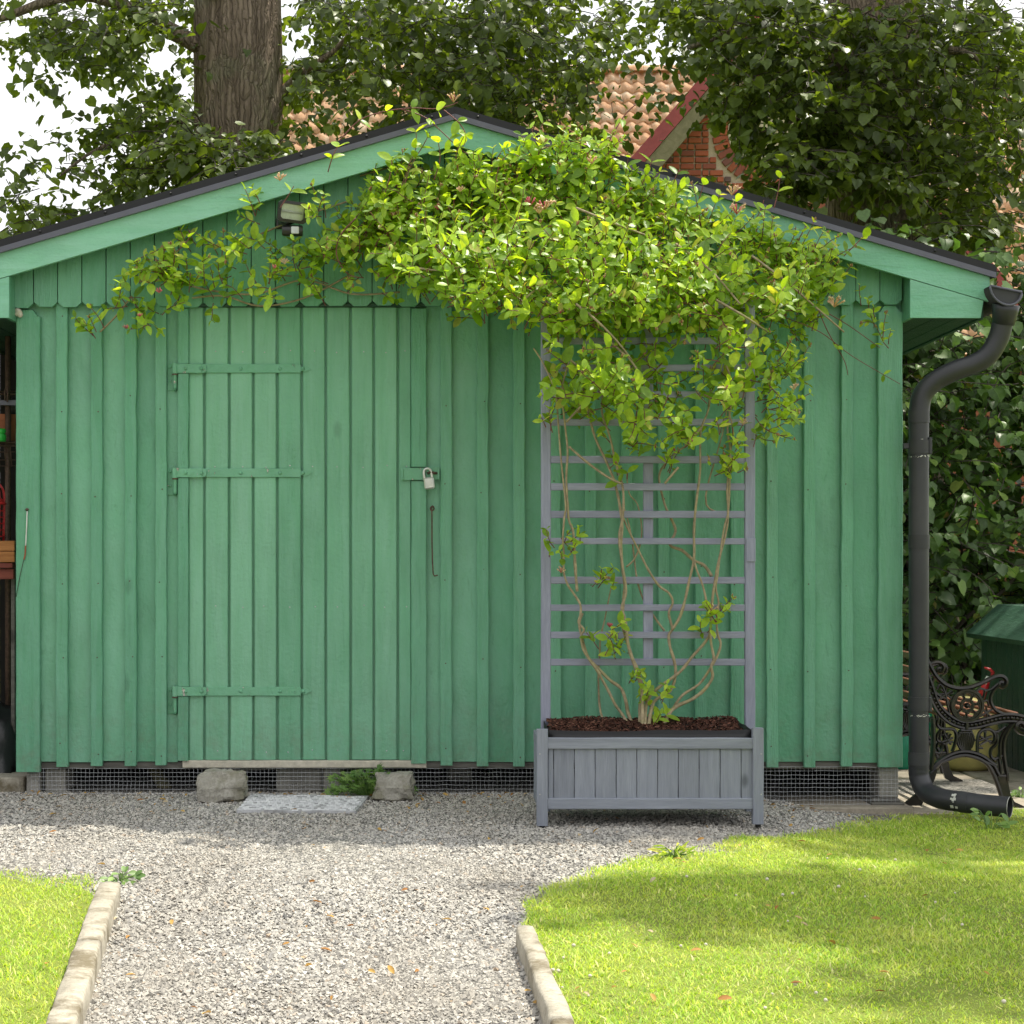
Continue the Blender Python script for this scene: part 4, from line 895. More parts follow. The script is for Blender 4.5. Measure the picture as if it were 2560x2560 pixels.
# ------------------------------------------------------------------ green garden box
GB = thing('garden_box', (3.4, 1.4, -.08), 'dark green wooden garden box with sloping lid at the right edge', 'box')
for k in range(14):
    y1 = 2.25-k*.095; m = MB(); m.cbox(3.05, 3.068, y1-.091, y1, -.085, .63, .004); m.build('side_board', M['paint_dark'], GB)
m = MB(); m.box(3.069, 4.0, .93, 2.24, -.08, .64); m.build('box_body', M['paint_dark'], GB)
for k in range(10):
    x0 = 3.07+k*.094; m = MB(); m.cbox(x0, x0+.09, .915, .929, -.085, .66, .004); m.build('front_board', M['paint_dark'], GB)
m = MB(); m.add([(2.985, .84, .625), (2.985, 2.33, .625), (3.17, 2.33, .79), (3.17, .84, .79), (4.05, 2.33, .80), (4.05, .84, .80), (2.99, .84, .60), (2.99, 2.33, .60), (3.17, 2.33, .762), (3.17, .84, .762), (4.05, 2.33, .775), (4.05, .84, .775)],
    [(0, 3, 2, 1), (3, 5, 4, 2), (0, 1, 7, 6), (6, 7, 8, 9), (9, 8, 10, 11), (0, 6, 9, 3), (3, 9, 11, 5), (1, 2, 8, 7), (2, 4, 10, 8), (4, 5, 11, 10)]); m.build('lid', M['paint_lid'], GB)
# ------------------------------------------------------------------ tank and watering can behind the bench
c = ground_at(2410, 1922, -.08); TK = thing('sprayer_tank', c, 'mottled yellow round tank with a red valve seen through the bench end', 'tank')
m = MB(); m.lathe([(.0001, 0), (.13, .0), (.165, .03), (.178, .10), (.178, .22), (.165, .30), (.12, .36), (.05, .385), (.03, .39), (.0001, .39)], c, 24); m.build('tank_body', M['yellow'], TK, True)
m = MB(); cn = c+Vector((.14, 0, 0)); m.tube([c+Vector((.08, 0, .36)), c+Vector((.105, 0, .42)), c+Vector((.125, 0, .47))], [.026, .022, .016], 12); m.build('neck', M['red'], TK, True)
m = MB(); m.tube([c+Vector((.115, 0, .455)), c+Vector((.135, 0, .495))], [.018, .014], 10); m.build('white_collar', M['white'], TK, True)
m = MB(); m.tube([c+Vector((.11, 0, .545)), c+Vector((.14, 0, .535)), c+Vector((.155, 0, .52)), c+Vector((.15, 0, .49))], [.005, .008, .011, .009], 10); m.build('valve', M['red'], TK, True)
c = ground_at(2262, 1925, -.08); c.y += .1; WC = thing('watering_can', c, 'green plastic watering can behind the downpipe', 'watering can')
m = MB(); m.lathe([(.0001, 0), (.09, 0), (.10, .01), (.095, .16), (.085, .2), (.075, .2), (.085, .16), (.09, .02)], c, 20); m.build('can_body', M['teal'], WC, angle=50)
m = MB(); m.tube(smooth_path([c+Vector((.08, 0, .05)), c+Vector((.13, 0, .12)), c+Vector((.16, 0, .27)), c+Vector((.175, 0, .39))], 4), [.025]*5+[.018]*4+[.014]*4, 10); m.build('spout', M['teal'], WC, True)
m = MB(); m.tube(smooth_path([c+Vector((-.08, 0, .08)), c+Vector((-.14, 0, .2)), c+Vector((-.05, 0, .29)), c+Vector((.06, 0, .19))], 5), .01, 8); m.build('handle', M['teal'], WC, True)
# ------------------------------------------------------------------ storage corner left of the shed
LT = thing('shade_shelter', (-2.5, 1.0, 0), 'added dark shelter shading the storage corner left of the shed', 'shelter')  # invented shelter with near-black boards, added to keep this corner dark
for k in range(12):
    m = MB(); x0 = -4.1+k*.19; m.cbox(x0, x0+.184, 1.55, 1.57, -.1, 2.25, .003); m.build('wall_board', M['dark'], LT)
m = MB(); m.box(-4.2, XL-.02, -.05, 1.7, 2.27, 2.30); m.build('shade_roof_sheet', M['dark'], LT)
m = MB(); m.box(-4.12, -4.08, .1, 1.55, -.1, 2.27); m.build('shade_end_wall', M['dark'], LT)
def lx(px, Y): return X(px, Y)
SF = thing('wire_rack', at(-60, 1990, .5), 'wire shelf rack with plant pots left of the shed', 'rack')
m = MB()
for py in (1106, 1114, 985): m.tube([at(-190, py, .45), at(39, py, .45)], .005, 6); m.tube([at(-190, py-6, .85), at(39, py-6, .85)], .005, 6)
for k in range(16): m.tube([at(-185+k*15, 1108, .45), at(-185+k*15, 1102, .85)], .003, 5)
for k in range(16): m.tube([at(-185+k*15, 1115, .45), at(-180+k*15, 1165, .47)], .0022, 5)
for py in (1130, 1150, 1165): m.tube([at(-190, py, .46), at(39, py, .46)], .0025, 5)
for px in (-190, 20): m.tube([at(px, 700, .5), at(px, 1995, .5)], .014, 8)
m.build('rack_frame', M['rust'], SF, True)
m = MB(); m.box(X(-190, .45), X(39, .45), .46, .50, Z(1012, .45), Z(1000, .45)); m.build('rail', M['lip_metal'], SF)
m = MB(); m.tube(smooth_path([at(13, 1002, .44), at(12, 978, .44), at(16, 971, .44), at(20, 978, .44), at(18, 1005, .44)], 3), .004, 6); m.build('hook', M['rust'], SF, True)
def pot(c, r, h, label, grp='terracotta pots on the rack'):
    m = MB(); m.lathe([(.0001, 0), (r*.68, 0), (r*.92, h*.78), (r, h*.78), (r*1.03, h), (r*.94, h), (r*.86, h*.8), (r*.6, .03), (.0001, .03)], c, 20); tag(m.build('plant_pot', M['terracotta'], None, angle=50), label, 'pot', grp)
pot(at(10, 1104, .62), .10, .125, 'wide terracotta pot on the wire rack'); pot(at(-75, 1104, .6), .08, .11, 'terracotta pot at the far left of the wire rack')
m = MB(); R = Matrix.Translation(at(22, 1030, .62)) @ Matrix.Rotation(math.radians(70), 4, 'Y'); m.lathe([(.0001, 0), (.05, 0), (.07, .09), (.075, .09), (.078, .115), (.07, .115), (.045, .02)], (0, 0, 0), 18); m.v = [tuple(R @ Vector(p)) for p in m.v]; tag(m.build('plant_pot', M['rubber'], None, angle=50), 'dark empty pot lying inside the terracotta pot', 'pot')
m = MB(); m.lathe([(.0001, 0), (.022, 0), (.024, .03), (.016, .04), (.012, .06)], at(3, 1104, .42), 14); m.lathe([(.0001, .062), (.021, .06), (.023, .045), (.02, .04)], at(3, 1104, .42), 14); tag(m.build('bottle', M['limegreen'], None, True), 'bright green capped bottle on the wire rack', 'bottle')
TB = thing('potting_table', at(-60, 1985, .5), 'red stained wooden table holding the pine box', 'table')
m = MB(); m.cbox(X(-220, .3), X(38, .3), .25, .75, Z(1420, .3), Z(1408, .3), .003); m.build('table_top', M['red_wood'], TB)
m = MB(); m.cbox(X(-215, .3), X(38, .3), .27, .30, Z(1448, .3), Z(1422, .3), .003); m.build('apron', M['red_wood'], TB)
for px in (-200, 34):
    for y in (.34, .68): m = MB(); m.cbox(X(px-12, .3), X(px-2, .3), y, y+.03, 0, Z(1422, .3), .003); m.build('leg', M['old_wood'], TB)
CR = thing('wooden_box', at(-60, 1407, .4), 'orange pine plant box on the red table', 'box')
for t, b in ((1352, 1378), (1379, 1406)): m = MB(); m.cbox(X(-160, .26), X(36, .26), .262, .28, Z(b, .26), Z(t, .26), .003); m.build('side_board', M['crate_wood'], CR)
m = MB(); m.box(X(-158, .28), X(34, .28), .281, .52, Z(1405, .26), Z(1362, .28)); m.build('soil', M['dark'], CR)
BFm = MB(); fc = at(-14, 1352, .34)
for k in range(8):
    a = 2*math.pi*k/8; BFm.tube(smooth_path([fc+Vector((.045*math.cos(a), .045*math.sin(a), 0)), fc+Vector((.048*math.cos(a), .048*math.sin(a), .17)), fc+Vector((.042*math.cos(a), .042*math.sin(a), .24)), fc+Vector((0, 0, .29))], 3), .0028, 5)
for z in (.02, .05, .08, .11, .14): BFm.tube([fc+Vector((.047*math.cos(2*math.pi*k/16), .047*math.sin(2*math.pi*k/16), z)) for k in range(17)], .0022, 5)
BF = thing('bird_feeder', fc, 'red wire bird feeder standing in the pine box', 'bird feeder'); BFm.build('cage', M['red'], BF, True)
m = MB(); m.lathe([(.0001, .205), (.03, .2), (.055, .175), (.056, .168), (.0001, .172)], fc, 18); m.build('feeder_roof', M['red'], BF, True)
bm = bmesh.new(); bmesh.ops.create_icosphere(bm, subdivisions=4, radius=1)
for v in bm.verts:
    p = v.co.copy(); e = 1+.25*noise.noise(p*2.2)+.12*noise.noise(p*5)+.06*abs(noise.noise(p*11))
    v.co = Vector((p.x*.30*e, p.y*.22*e, max(-.0, p.z*.5*e*(1-.35*abs(p.x)))+.0)); v.co += Vector(at(-50, 1985, .45))*1; 
me = bpy.data.meshes.new('plastic_sack'); bm.to_mesh(me); bm.free(); me.polygons.foreach_set('use_smooth', [True]*len(me.polygons))
tag(put(me, 'plastic_sack', M['sack']), 'crumpled black plastic sack under the table', 'sack')
# ------------------------------------------------------------------ brick house beyond
HS = thing('brick_house', (4, 24, 0), 'old red brick house with pantile roof behind the trees', 'house')
RY0, RZ0, RY1, RZ1 = 26.0, 10.30, 19.9, 4.35           # ridge, eave of the roof slope facing us
sl_len = math.hypot(RY0-RY1, RZ0-RZ1); ang = math.atan2(RZ0-RZ1, RY0-RY1)
m = MB(); m.add([(-3.5, RY0, RZ0-.1), (14, RY0, RZ0-.1), (14, RY1, RZ1-.1), (-3.5, RY1, RZ1-.1), (14, 2*RY0-RY1, RZ1-.1), (-3.5, 2*RY0-RY1, RZ1-.1)], [(0, 3, 2, 1), (0, 1, 4, 5)]); roof = m.build('roof', M['tile'], HS)
m = MB(); m.box(-3.3, 13.7, RY1+.5, 2*RY0-RY1-.5, -.1, RZ1+.3); m.build('wall', M['brick_far'], HS)
def tile_mesh(w_, l_):
    V = []; nu = 8
    for y in (0, -l_):
        for i in range(nu+1):
            u = i/nu; V.append((u*w_, y, .030*math.sin(2*math.pi*(u-.1))+(.035 if y else 0)))
    for i in range(nu+1): u = i/nu; V.append((u*w_, -l_, .030*math.sin(2*math.pi*(u-.1))+.006))
    n = nu+1
    return np.array(V), np.array([f for i in range(nu) for f in ((i, n+i, n+i+1), (i, n+i+1, i+1), (n+i, 2*n+i, 2*n+i+1), (n+i, 2*n+i+1, n+i+1))])
TW, TL = .225, .36; TV, TF = tile_mesh(TW*1.03, TL*1.12)
tme = np_mesh('tile', TV, TF, True); tme.materials.append(M['tile'])
Rt = Matrix.Rotation(ang, 4, 'X'); GXc = 5.02; 
cells = []
for r in range(int(sl_len/TL)):
    for cidx in range(int(17.2/TW)):
        x = -3.5+cidx*TW; t = (r*TL)/sl_len; p = Vector((x, RY0+(RY1-RY0)*t, RZ0+(RZ1-RZ0)*t))
        u, v = proj(p); sc_ = 0
        if 1440 < u < 1760 and 150 < v < 430: sc_ = 3
        elif u > 2380 and 600 < v < 790: sc_ = 2
        elif 700 < u < 1000 and 170 < v < 420: sc_ = 1.5
        cells.append((-(sc_+random.random()), p))
cells.sort(key=lambda c: c[0])
def tmat(p): return Matrix.Translation(p+Vector((random.uniform(-.01, .01), 0, random.uniform(-.005, .005)))) @ Rt @ Matrix.Rotation(random.uniform(-.02, .02), 4, 'Z')
for _, p in cells[:300]:
    o = bpy.data.objects.new('tile', tme); link(o, HS); o.parent = roof; o.matrix_parent_inverse = Matrix.Identity(4); o.matrix_basis = tmat(p)
Vs = []; Fs = []
for k, (_, p) in enumerate(cells[300:]):
    A = np.array(tmat(p)); Vs.append(TV @ A[:3, :3].T+A[:3, 3]); Fs.append(TF+k*len(TV))
o = put(np_mesh('tiles', np.concatenate(Vs), np.concatenate(Fs), True), 'tiles', M['tile']); tag(o, kind='stuff')
o.parent = roof; o.matrix_parent_inverse = Matrix.Identity(4)
HS_inv = Matrix.Translation(-Vector((4, 24, 0)))
for k in range(43):
    m = MB(); m.lathe([(.13, 0), (.145, .38), (.12, .40)], (0, 0, 0), 8, 'X', 0, math.pi); Mx = Matrix.Translation((-3.5+k*.40, RY0, RZ0+.0)); m.v = [tuple(Mx @ Vector((p[0], p[1], p[2]))) for p in m.v]; m.build('ridge_tile', M['tile'], HS, True)
# cross gable facing us
GY = 21.0; gs = 1.16
def gp(px, py, Y=GY): return at(px, py, Y)
ap = gp(1905, 68); zb = gp(0, 900).z
hw = (ap.z-zb)/gs
m = MB(); m.prism([(ap.x-hw, zb), (ap.x+hw, zb), (ap.x, ap.z)], GY+.03, GY+.3); m.build('gable_wall', M['mortar'], HS)
zl = gp(0, 506).z; xl_ = (ap.z-zl)/gs
m = MB(); m.prism([(ap.x-hw+.02, zb), (ap.x+hw-.02, zb), (ap.x+xl_-.02, zl), (ap.x-xl_+.02, zl)], GY-.002, GY+.029); m.build('lower_brickwork', M['brick_far'], HS)
for sg in (1, -1):
    for (nm, mt, o0, o1, y0, y1) in (('bargeboard', 'barge', -.30, .02, GY-.42, GY-.36), ('verge_board', 'mossboard', .03, .40, GY-.40, GY-.30), ('gable_roof', 'tile', -.30, -.20, GY-.36, RY0)):
        V = []
        for x in (ap.x, ap.x+sg*(hw+.3)):
            z = ap.z-gs*abs(x-ap.x); V += [(x, y0, z-o0), (x, y1, z-o0), (x, y1, z-o1), (x, y0, z-o1)]
        m = MB(); m.add(V, [(0, 1, 2, 3), (7, 6, 5, 4), (0, 4, 5, 1), (1, 5, 6, 2), (2, 6, 7, 3), (3, 7, 4, 0)]); m.build(nm, M[mt], HS)
mc = gp(1912, 330); mr = 92*29/F
gw = [o for o in HS.children if o.name.startswith('gable_wall')][0]
bw, bh = .235, .105
def brick(c, w_, h_, rot=0., d=.03):
    m = MB(); Mx = Matrix.Translation(Vector((c[0], GY+.0, c[1]))) @ Matrix.Rotation(rot, 4, 'Y'); j = random.uniform(0, .008)
    m.cbox(-w_/2, w_/2, -.012-j, .04, -h_/2, h_/2, .007, Mx); o = m.build('brick', M['brick'], HS)
    return o
nb = 0; zr = ap.z-.9
z = gp(0, 505).z
row = 0
while z < gp(0, 180).z:
    x = gp(1590, 0).x+(row % 2)*.12; k = 0
    while x < gp(2010, 0).x:
        wq = bw if (k+row) % 3 else bw*.52
        cx_, cz_ = x+wq/2, z+bh/2
        inside = cz_ < ap.z-gs*abs(cx_-ap.x)-.05 and cz_ > zb
        dm = min(math.hypot(cx_+a-mc.x, cz_+b-mc.z) for a in (-wq/2, wq/2) for b in (-bh/2, bh/2))
        if inside and dm < mr+.25 and wq > .2: wq *= .5; cx_ = x+wq/2; dm = min(math.hypot(cx_+a-mc.x, cz_+b-mc.z) for a in (-wq/2, wq/2) for b in (-bh/2, bh/2))
        if inside and dm > mr+.25 and cx_ < gp(1990, 0).x and nb < 290: brick((cx_, cz_), wq-.022, bh-.022); nb += 1
        x += wq; k += 1
    z += bh; row += 1
for k in range(38):
    a = 2*math.pi*k/38; brick((mc.x+(mr+.13)*math.cos(a), mc.z+(mr+.13)*math.sin(a)), .245, .10, -a)
m = MB(); m.lathe([(mr, .0), (mr, .02), (.0001, .02)], (mc.x, GY+.01, mc.z), 40, 'Y'); m.build('medallion', M['plaster'], HS)
m = MB()
for pts in ([(1838, 317), (1840, 340), (1836, 349), (1830, 347)], [(1886, 292), (1896, 296), (1898, 308), (1892, 318), (1880, 322), (1871, 330), (1872, 344), (1884, 351), (1896, 346), (1898, 332), (1890, 322), (1878, 316), (1872, 304), (1878, 294), (1886, 292)], [(1946, 291), (1937, 299), (1934, 315), (1934, 335), (1942, 349), (1954, 347), (1958, 334), (1952, 324), (1940, 324), (1934, 333)]):
    m.tube(smooth_path([gp(*p, GY-.03) for p in pts], 4), .016, 6)
m.build('iron_figures', M['iron'], HS, True)
# ------------------------------------------------------------------ foliage kit
_st = [(.14, .15), (.40, .255), (.68, .23), (.88, .125)]
OV = np.array([(0, 0, 0)]+[p for t, w_ in _st for p in ((-w_, t, .24*w_-.06*t*t), (0, t, -.06*t*t), (w_, t, .24*w_-.06*t*t))]+[(0, 1, -.07)])
OF = np.array([(0, 2, 1), (0, 3, 2)]+[f for i in (1, 4, 7) for f in ((i, i+1, i+4), (i, i+4, i+3), (i+1, i+2, i+5), (i+1, i+5, i+4))]+[(10, 11, 13), (11, 12, 13)])
OV2 = OV*np.array([1.12, 1, .6]); OV2[:, 2] -= .20*OV2[:, 1]**2
OV3 = OV*np.array([.85, 1, 1.9])
HV = np.array([(0, .05, 0), (-.28, -.05, .03), (-.48, .22, .07), (-.40, .62, .03), (0, .98, -.10), (.40, .62, .03), (.48, .22, .07), (.28, -.05, .03), (0, .42, -.03)])
HF = np.array([(8, a, b) for a, b in ((1, 0), (2, 1), (3, 2), (4, 3), (5, 4), (6, 5), (7, 6), (0, 7))])
HV2 = HV*np.array([.88, 1, 1.])+np.array([(0, 0, 0), (0, 0, 0), (-0.02, 0, .08), (0, 0, .05), (0, -.1, -.2), (0, 0, .10), (.02, 0, .14), (0, 0, 0), (0, 0, 0)])
LOB = []
for k in range(7):
    a = math.radians(-126+42*k); LOB += [(math.sin(a-.16)*.33, math.cos(a-.16)*.33+.1, .02), (math.sin(a)*.62, math.cos(a)*.62+.1, -.04), (math.sin(a+.16)*.33, math.cos(a+.16)*.33+.1, .02)]
PV = np.array([(0, .1, 0)]+LOB); PF = np.array([(0, i, i+1) for i in range(1, 21)]+[])
def frames(dirs, ups):
    y = dirs/np.linalg.norm(dirs, axis=1, keepdims=True)
    x = np.cross(y, ups); x /= np.linalg.norm(x, axis=1, keepdims=True)+1e-9
    z = np.cross(x, y); return np.stack([x, y, z], 1)
def foliage(par, shapes, Ft, P, Dr, Up, S, mat, nind, score, mass='crown', piece='leaf'):
    P = np.asarray(P); R = frames(np.asarray(Dr, float), np.asarray(Up, float)); S = np.asarray(S); n = len(P)
    sh = rng.integers(0, len(shapes), n); order = np.argsort(score); ind = order[:nind]; rest = order[nind:]
    b = Matrix.Translation(-base_of(par))
    mes = []
    for T in shapes:
        me = np_mesh(piece, T, Ft, True); me.materials.append(mat); mes.append(me)
    for i in ind:
        o = bpy.data.objects.new(piece, mes[sh[i]]); scene.collection.objects.link(o); o.parent = par; o.matrix_parent_inverse = b
        A = np.eye(4); A[:3, :3] = R[i].T*S[i]; A[:3, 3] = P[i]; o.matrix_basis = Matrix(A.tolist())
    Vs, Fs, off = [], [], 0
    for k, T in enumerate(shapes):
        q = rest[sh[rest] == k]
        V, Fc = leaves_mesh(T, Ft, P[q], R[q], S[q]); Vs.append(V); Fs.append(Fc+off); off += len(V)
    o = put(np_mesh(mass, np.concatenate(Vs), np.concatenate(Fs), True), mass, mat, par); o['kind'] = 'stuff'; return o
def unit(v): return v/(np.linalg.norm(v)+1e-9)
# ------------------------------------------------------------------ lime trees
def trunk_mesh(c, prof, seed, nseg=64, ntheta=72):
    V = []; 
    for j in range(nseg+1):
        t = j/nseg; z = prof[0][1]+(prof[-1][1]-prof[0][1])*t
        for (r0, z0), (r1, z1) in zip(prof, prof[1:]):
            if z0 <= z <= z1+1e-6: r = r0+(r1-r0)*(z-z0)/(z1-z0)
        ox = .10*noise.noise(Vector((z*.3, seed, 0)))
        for k in range(ntheta):
            a = 2*math.pi*k/ntheta; q = Vector((math.cos(a)*2.2, math.sin(a)*2.2, z*.35+seed))
            rr = r*(1+.07*noise.noise(q)+.035*noise.noise(q*3.1))+.012*noise.noise(Vector((math.cos(a)*14, math.sin(a)*14, z*1.6)))
            V.append((c[0]+ox+rr*math.cos(a), c[1]+rr*math.sin(a), z))
    n = ntheta
    return MB().add(V, [(j*n+k, j*n+(k+1) % n, (j+1)*n+(k+1) % n, (j+1)*n+k) for j in range(nseg) for k in range(n)])
def limb(m, a, b, r0, r1, sag=.3, n=7):
    a, b = Vector(a), Vector(b); pts = []
    for i in range(n+1):
        t = i/n; p = a.lerp(b, t); p += Vector((noise.noise(p*1.7), noise.noise(p*1.9+Vector((3, 0, 0))), noise.noise(p*1.5+Vector((0, 5, 0)))))*.16*math.sin(math.pi*t); p.z += sag*math.sin(math.pi*t)
        pts.append(p)
    sp = smooth_path(pts, 2); m.tube(sp, [r0+(r1-r0)*i/(len(sp)-1) for i in range(len(sp))], 8); return sp
class Crown:
    def __init__(s): s.P = []; s.D = []; s.U = []; s.S = []; s.tw = MB()
    def spray(s, p, dirn, L, nl, size, droop=.55):
        d = Vector(dirn).normalized(); p = Vector(p); pts = [p.copy()]; st = L/nl; side = 1
        for i in range(nl):
            d = (d+Vector((random.gauss(0, .16), random.gauss(0, .16), random.gauss(-.04, .12)))).normalized(); p = p+d*st; pts.append(p.copy()); side = -side
            lat = d.cross(Vector((0, 0, 1))).normalized()*side
            ld = (d*.55+lat*.75+Vector((random.gauss(0, .3), random.gauss(0, .3), -droop+random.gauss(0, .35)))).normalized()
            up = Vector((random.gauss(0, .38), random.gauss(-.28, .38), 1)).normalized()
            q = p+ld*size*.35
            s.P.append(q); s.D.append(ld); s.U.append(up); s.S.append(size*random.choice((.55, .75, .9, 1., 1.25))*random.uniform(.85, 1.1))
        s.tp = getattr(s, 'tp', []); s.tp.append(pts[::2]+[pts[-1]])
    def blob(s, cx, cy, rx, ry, y0, y1, n, size=.10, nl=9, edge=1., L=.42):
        for _ in range(int(n*1.3)):
            a = random.uniform(0, 2*math.pi); r = math.sqrt(random.random())*edge
            p = at(cx+rx*r*math.cos(a), cy+ry*r*math.sin(a), random.uniform(y0, y1))
            s.spray(p, (random.gauss(0, 1), random.gauss(-.2, 1), random.gauss(-.1, .35)), L*random.uniform(.6, 1.2), nl, size)
    def vol(s, c, rad, n, size=.15, nl=9, L=.9):
        for _ in range(n):
            v = Vector([random.gauss(0, 1) for _ in range(3)]).normalized()*(random.random()**.45)
            p = Vector((c[0]+v.x*rad[0], c[1]+v.y*rad[1], c[2]+v.z*rad[2]))
            s.spray(p, (v.x+random.gauss(0, .5), v.y+random.gauss(0, .5), v.z*.3+random.gauss(0, .3)), L, nl, size)
    win = ()
    def finish(s, par, mat, nind, shapes=(HV, HV2), Ft=HF, mass='crown', inframe=True):
        P = np.array([tuple(p) for p in s.P]); d = P[:, 1]+D0; u = CX+P[:, 0]*F/d; v = CY-(P[:, 2]-H)*F/d
        keep = np.ones(len(P), bool)
        for poly, pr_, ymax in s.win: keep &= ~(inpoly_np(u, v, poly) & (rng.random(len(P)) < pr_) & (P[:, 1] < ymax))
        P, u, v = P[keep], u[keep], v[keep]; kk = np.nonzero(keep)[0]; s.D = [s.D[i] for i in kk]; s.U = [s.U[i] for i in kk]; s.S = [s.S[i] for i in kk]
        score = P[:, 1]+np.where((u > 10) & (u < 2550) & (v > 10) & (v < 1700), 0, 1000)+rng.uniform(0, 1.5, len(P))
        foliage(par, list(shapes), Ft, P, [tuple(x) for x in s.D], [tuple(x) for x in s.U], s.S, mat, nind, score, mass)
        for pts in s.tp:
            if not any(inpoly(*proj(q), poly) for poly, pr_, ym in s.win for q in pts): s.tw.tube(pts, .004, 3, False)
        t = s.tw.build('twigs', M['twig'], par); t['kind'] = 'stuff'
random.seed(21)
cl = at(580, 0, 5.6); TL_ = thing('lime_tree', (cl.x, 5.6, -.15), 'tall lime tree with thick ridged trunk behind the left of the shed', 'tree', 'lime trees behind the shed')
trunk_mesh((cl.x, 5.6), [(.52, -.2), (.40, .8), (.355, 2.5), (.335, 4.2), (.325, 5.4), (.36, 6.4), (.26, 8.0), (.08, 11)], 2.3).build('trunk', M['bark'], TL_, True)
for a, b, r0, r1 in (((cl.x-.1, 5.5, 4.25), at(150, 440, 4.6), .035, .008), ((cl.x-.2, 5.5, 4.9), at(-60, 60, 5.0), .07, .02), ((cl.x, 5.6, 5.8), (-3.8, 5.2, 8.2), .13, .03), ((cl.x, 5.6, 5.6), (.9, 5.0, 6.6), .12, .03), ((cl.x+.1, 5.6, 3.9), at(900, 60, 5.0), .04, .012), ((cl.x, 5.6, 6.5), (-1.2, 3.4, 8.6), .1, .02), ((cl.x, 5.6, 7), (-2.2, 7.5, 9.5), .1, .02)):
    m = MB(); limb(m, a, b, r0, r1, .25); m.build('limb', M['bark'], TL_, True)
C = Crown()
for b in ((230, 40, 250, 80, 4.2, 6.8, 90), (420, 120, 160, 120, 4.4, 6.5, 60), (180, 170, 190, 45, 4.4, 5.6, 26), (120, 95, 120, 50, 4.4, 6, 20), (420, 300, 130, 120, 4.3, 6.4, 44), (300, 330, 170, 60, 4.4, 5.5, 20), (450, 420, 120, 80, 4.2, 5.6, 40), (300, 440, 180, 60, 4.3, 5.6, 34), (130, 520, 140, 55, 4.3, 5.4, 22), (60, 400, 80, 60, 4.4, 5.2, 8), (90, 590, 120, 40, 4.3, 5.4, 16), (590, 370, 110, 40, 3.9, 4.9, 30), (520, 390, 80, 60, 3.9, 4.9, 24), (640, 330, 50, 40, 4.0, 4.8, 8), (620, 265, 14, 10, 4.4, 4.6, 1),
          (830, 60, 140, 90, 4.4, 7.5, 60), (1000, 60, 170, 110, 4.4, 8, 100), (1200, 70, 200, 120, 4.4, 8, 130), (1400, 80, 180, 120, 4.4, 8, 110), (830, 220, 130, 70, 4.6, 7, 34), (1000, 220, 150, 70, 4.6, 7, 50), (1200, 230, 150, 80, 4.4, 7, 70), (1350, 230, 130, 60, 4.4, 7, 40), (760, 330, 60, 50, 4.6, 6, 10), (1300, 320, 180, 30, 4.5, 6, 26), (1000, 300, 150, 35, 4.6, 6, 26)):
    C.blob(*b[:6], b[6], .078, 10)
C.vol((-1.8, 5.6, 8.6), (3.6, 2.6, 2.6), 150, .15, 9); C.vol((.6, 5.4, 7.2), (2.2, 1.6, 1.6), 40, .15, 9); C.vol((-4.4, 5.2, 7.0), (1.6, 1.8, 1.6), 90, .14, 9)
GAP = ([(1470, 200), (1640, 170), (1790, 190), (1760, 260), (1800, 300), (1840, 350), (1870, 480), (1640, 440), (1480, 390)], .80, 20)
GAPS = (GAP, ([(1580, 0), (1730, 60), (1745, 150), (1620, 165), (1540, 110)], .6, 20), ([(1880, 280), (2010, 270), (2010, 340), (1900, 380)], .6, 20), ([(690, 55), (800, 70), (790, 140), (700, 150)], .7, 20), ([(740, 260), (900, 230), (1000, 220), (960, 330), (740, 400)], .5, 20))
C.win = GAPS+(([(470, -10), (700, -10), (700, 330), (560, 330), (470, 250)], .93, 5.5), ([(-10, 130), (60, 120), (230, 200), (330, 215), (300, 300), (130, 330), (100, 400), (-10, 420)], .66, 20), ([(-10, 10), (90, 0), (60, 90), (-10, 100)], .8, 20), ([(380, 90), (480, 90), (470, 230), (250, 240)], .35, 20), ([(120, 420), (260, 470), (150, 520), (100, 500)], .8, 20), ([(330, 470), (400, 430), (380, 500)], .6, 20))
C.finish(TL_, M['tree_leaf'], 300)
cr = at(2180, 0, 5.4); TR_ = thing('lime_tree', (cr.x, 5.4, -.15), 'leafy lime tree behind the right half of the shed roof', 'tree', 'lime trees behind the shed')
trunk_mesh((cr.x, 5.4), [(.75, -.2), (.55, 1.0), (.44, 2.6), (.36, 3.6), (.33, 5.0), (.36, 6.2), (.24, 8.0), (.08, 10.5)], 7.1).build('trunk', M['bark'], TR_, True)
for a, b, r0, r1 in (((cr.x, 5.4, 5.5), (4.9, 1.4, 9.0), .16, .03), ((cr.x, 5.3, 4.6), at(1720, 120, 4.6), .06, .015), ((cr.x, 5.3, 4.4), at(2500, 180, 4.7), .06, .015), ((cr.x, 5.4, 6), (6.0, 5.0, 8.5), .12, .03), ((cr.x, 5.4, 4.0), at(2420, 420, 4.4), .03, .008), ((cr.x, 5.3, 3.9), at(1900, 330, 4.4), .03, .008), ((cr.x, 5.4, 6.4), (2.4, 7.4, 9), .1, .02)):
    m = MB(); limb(m, a, b, r0, r1, .25); m.build('limb', M['bark'], TR_, True)
C = Crown()
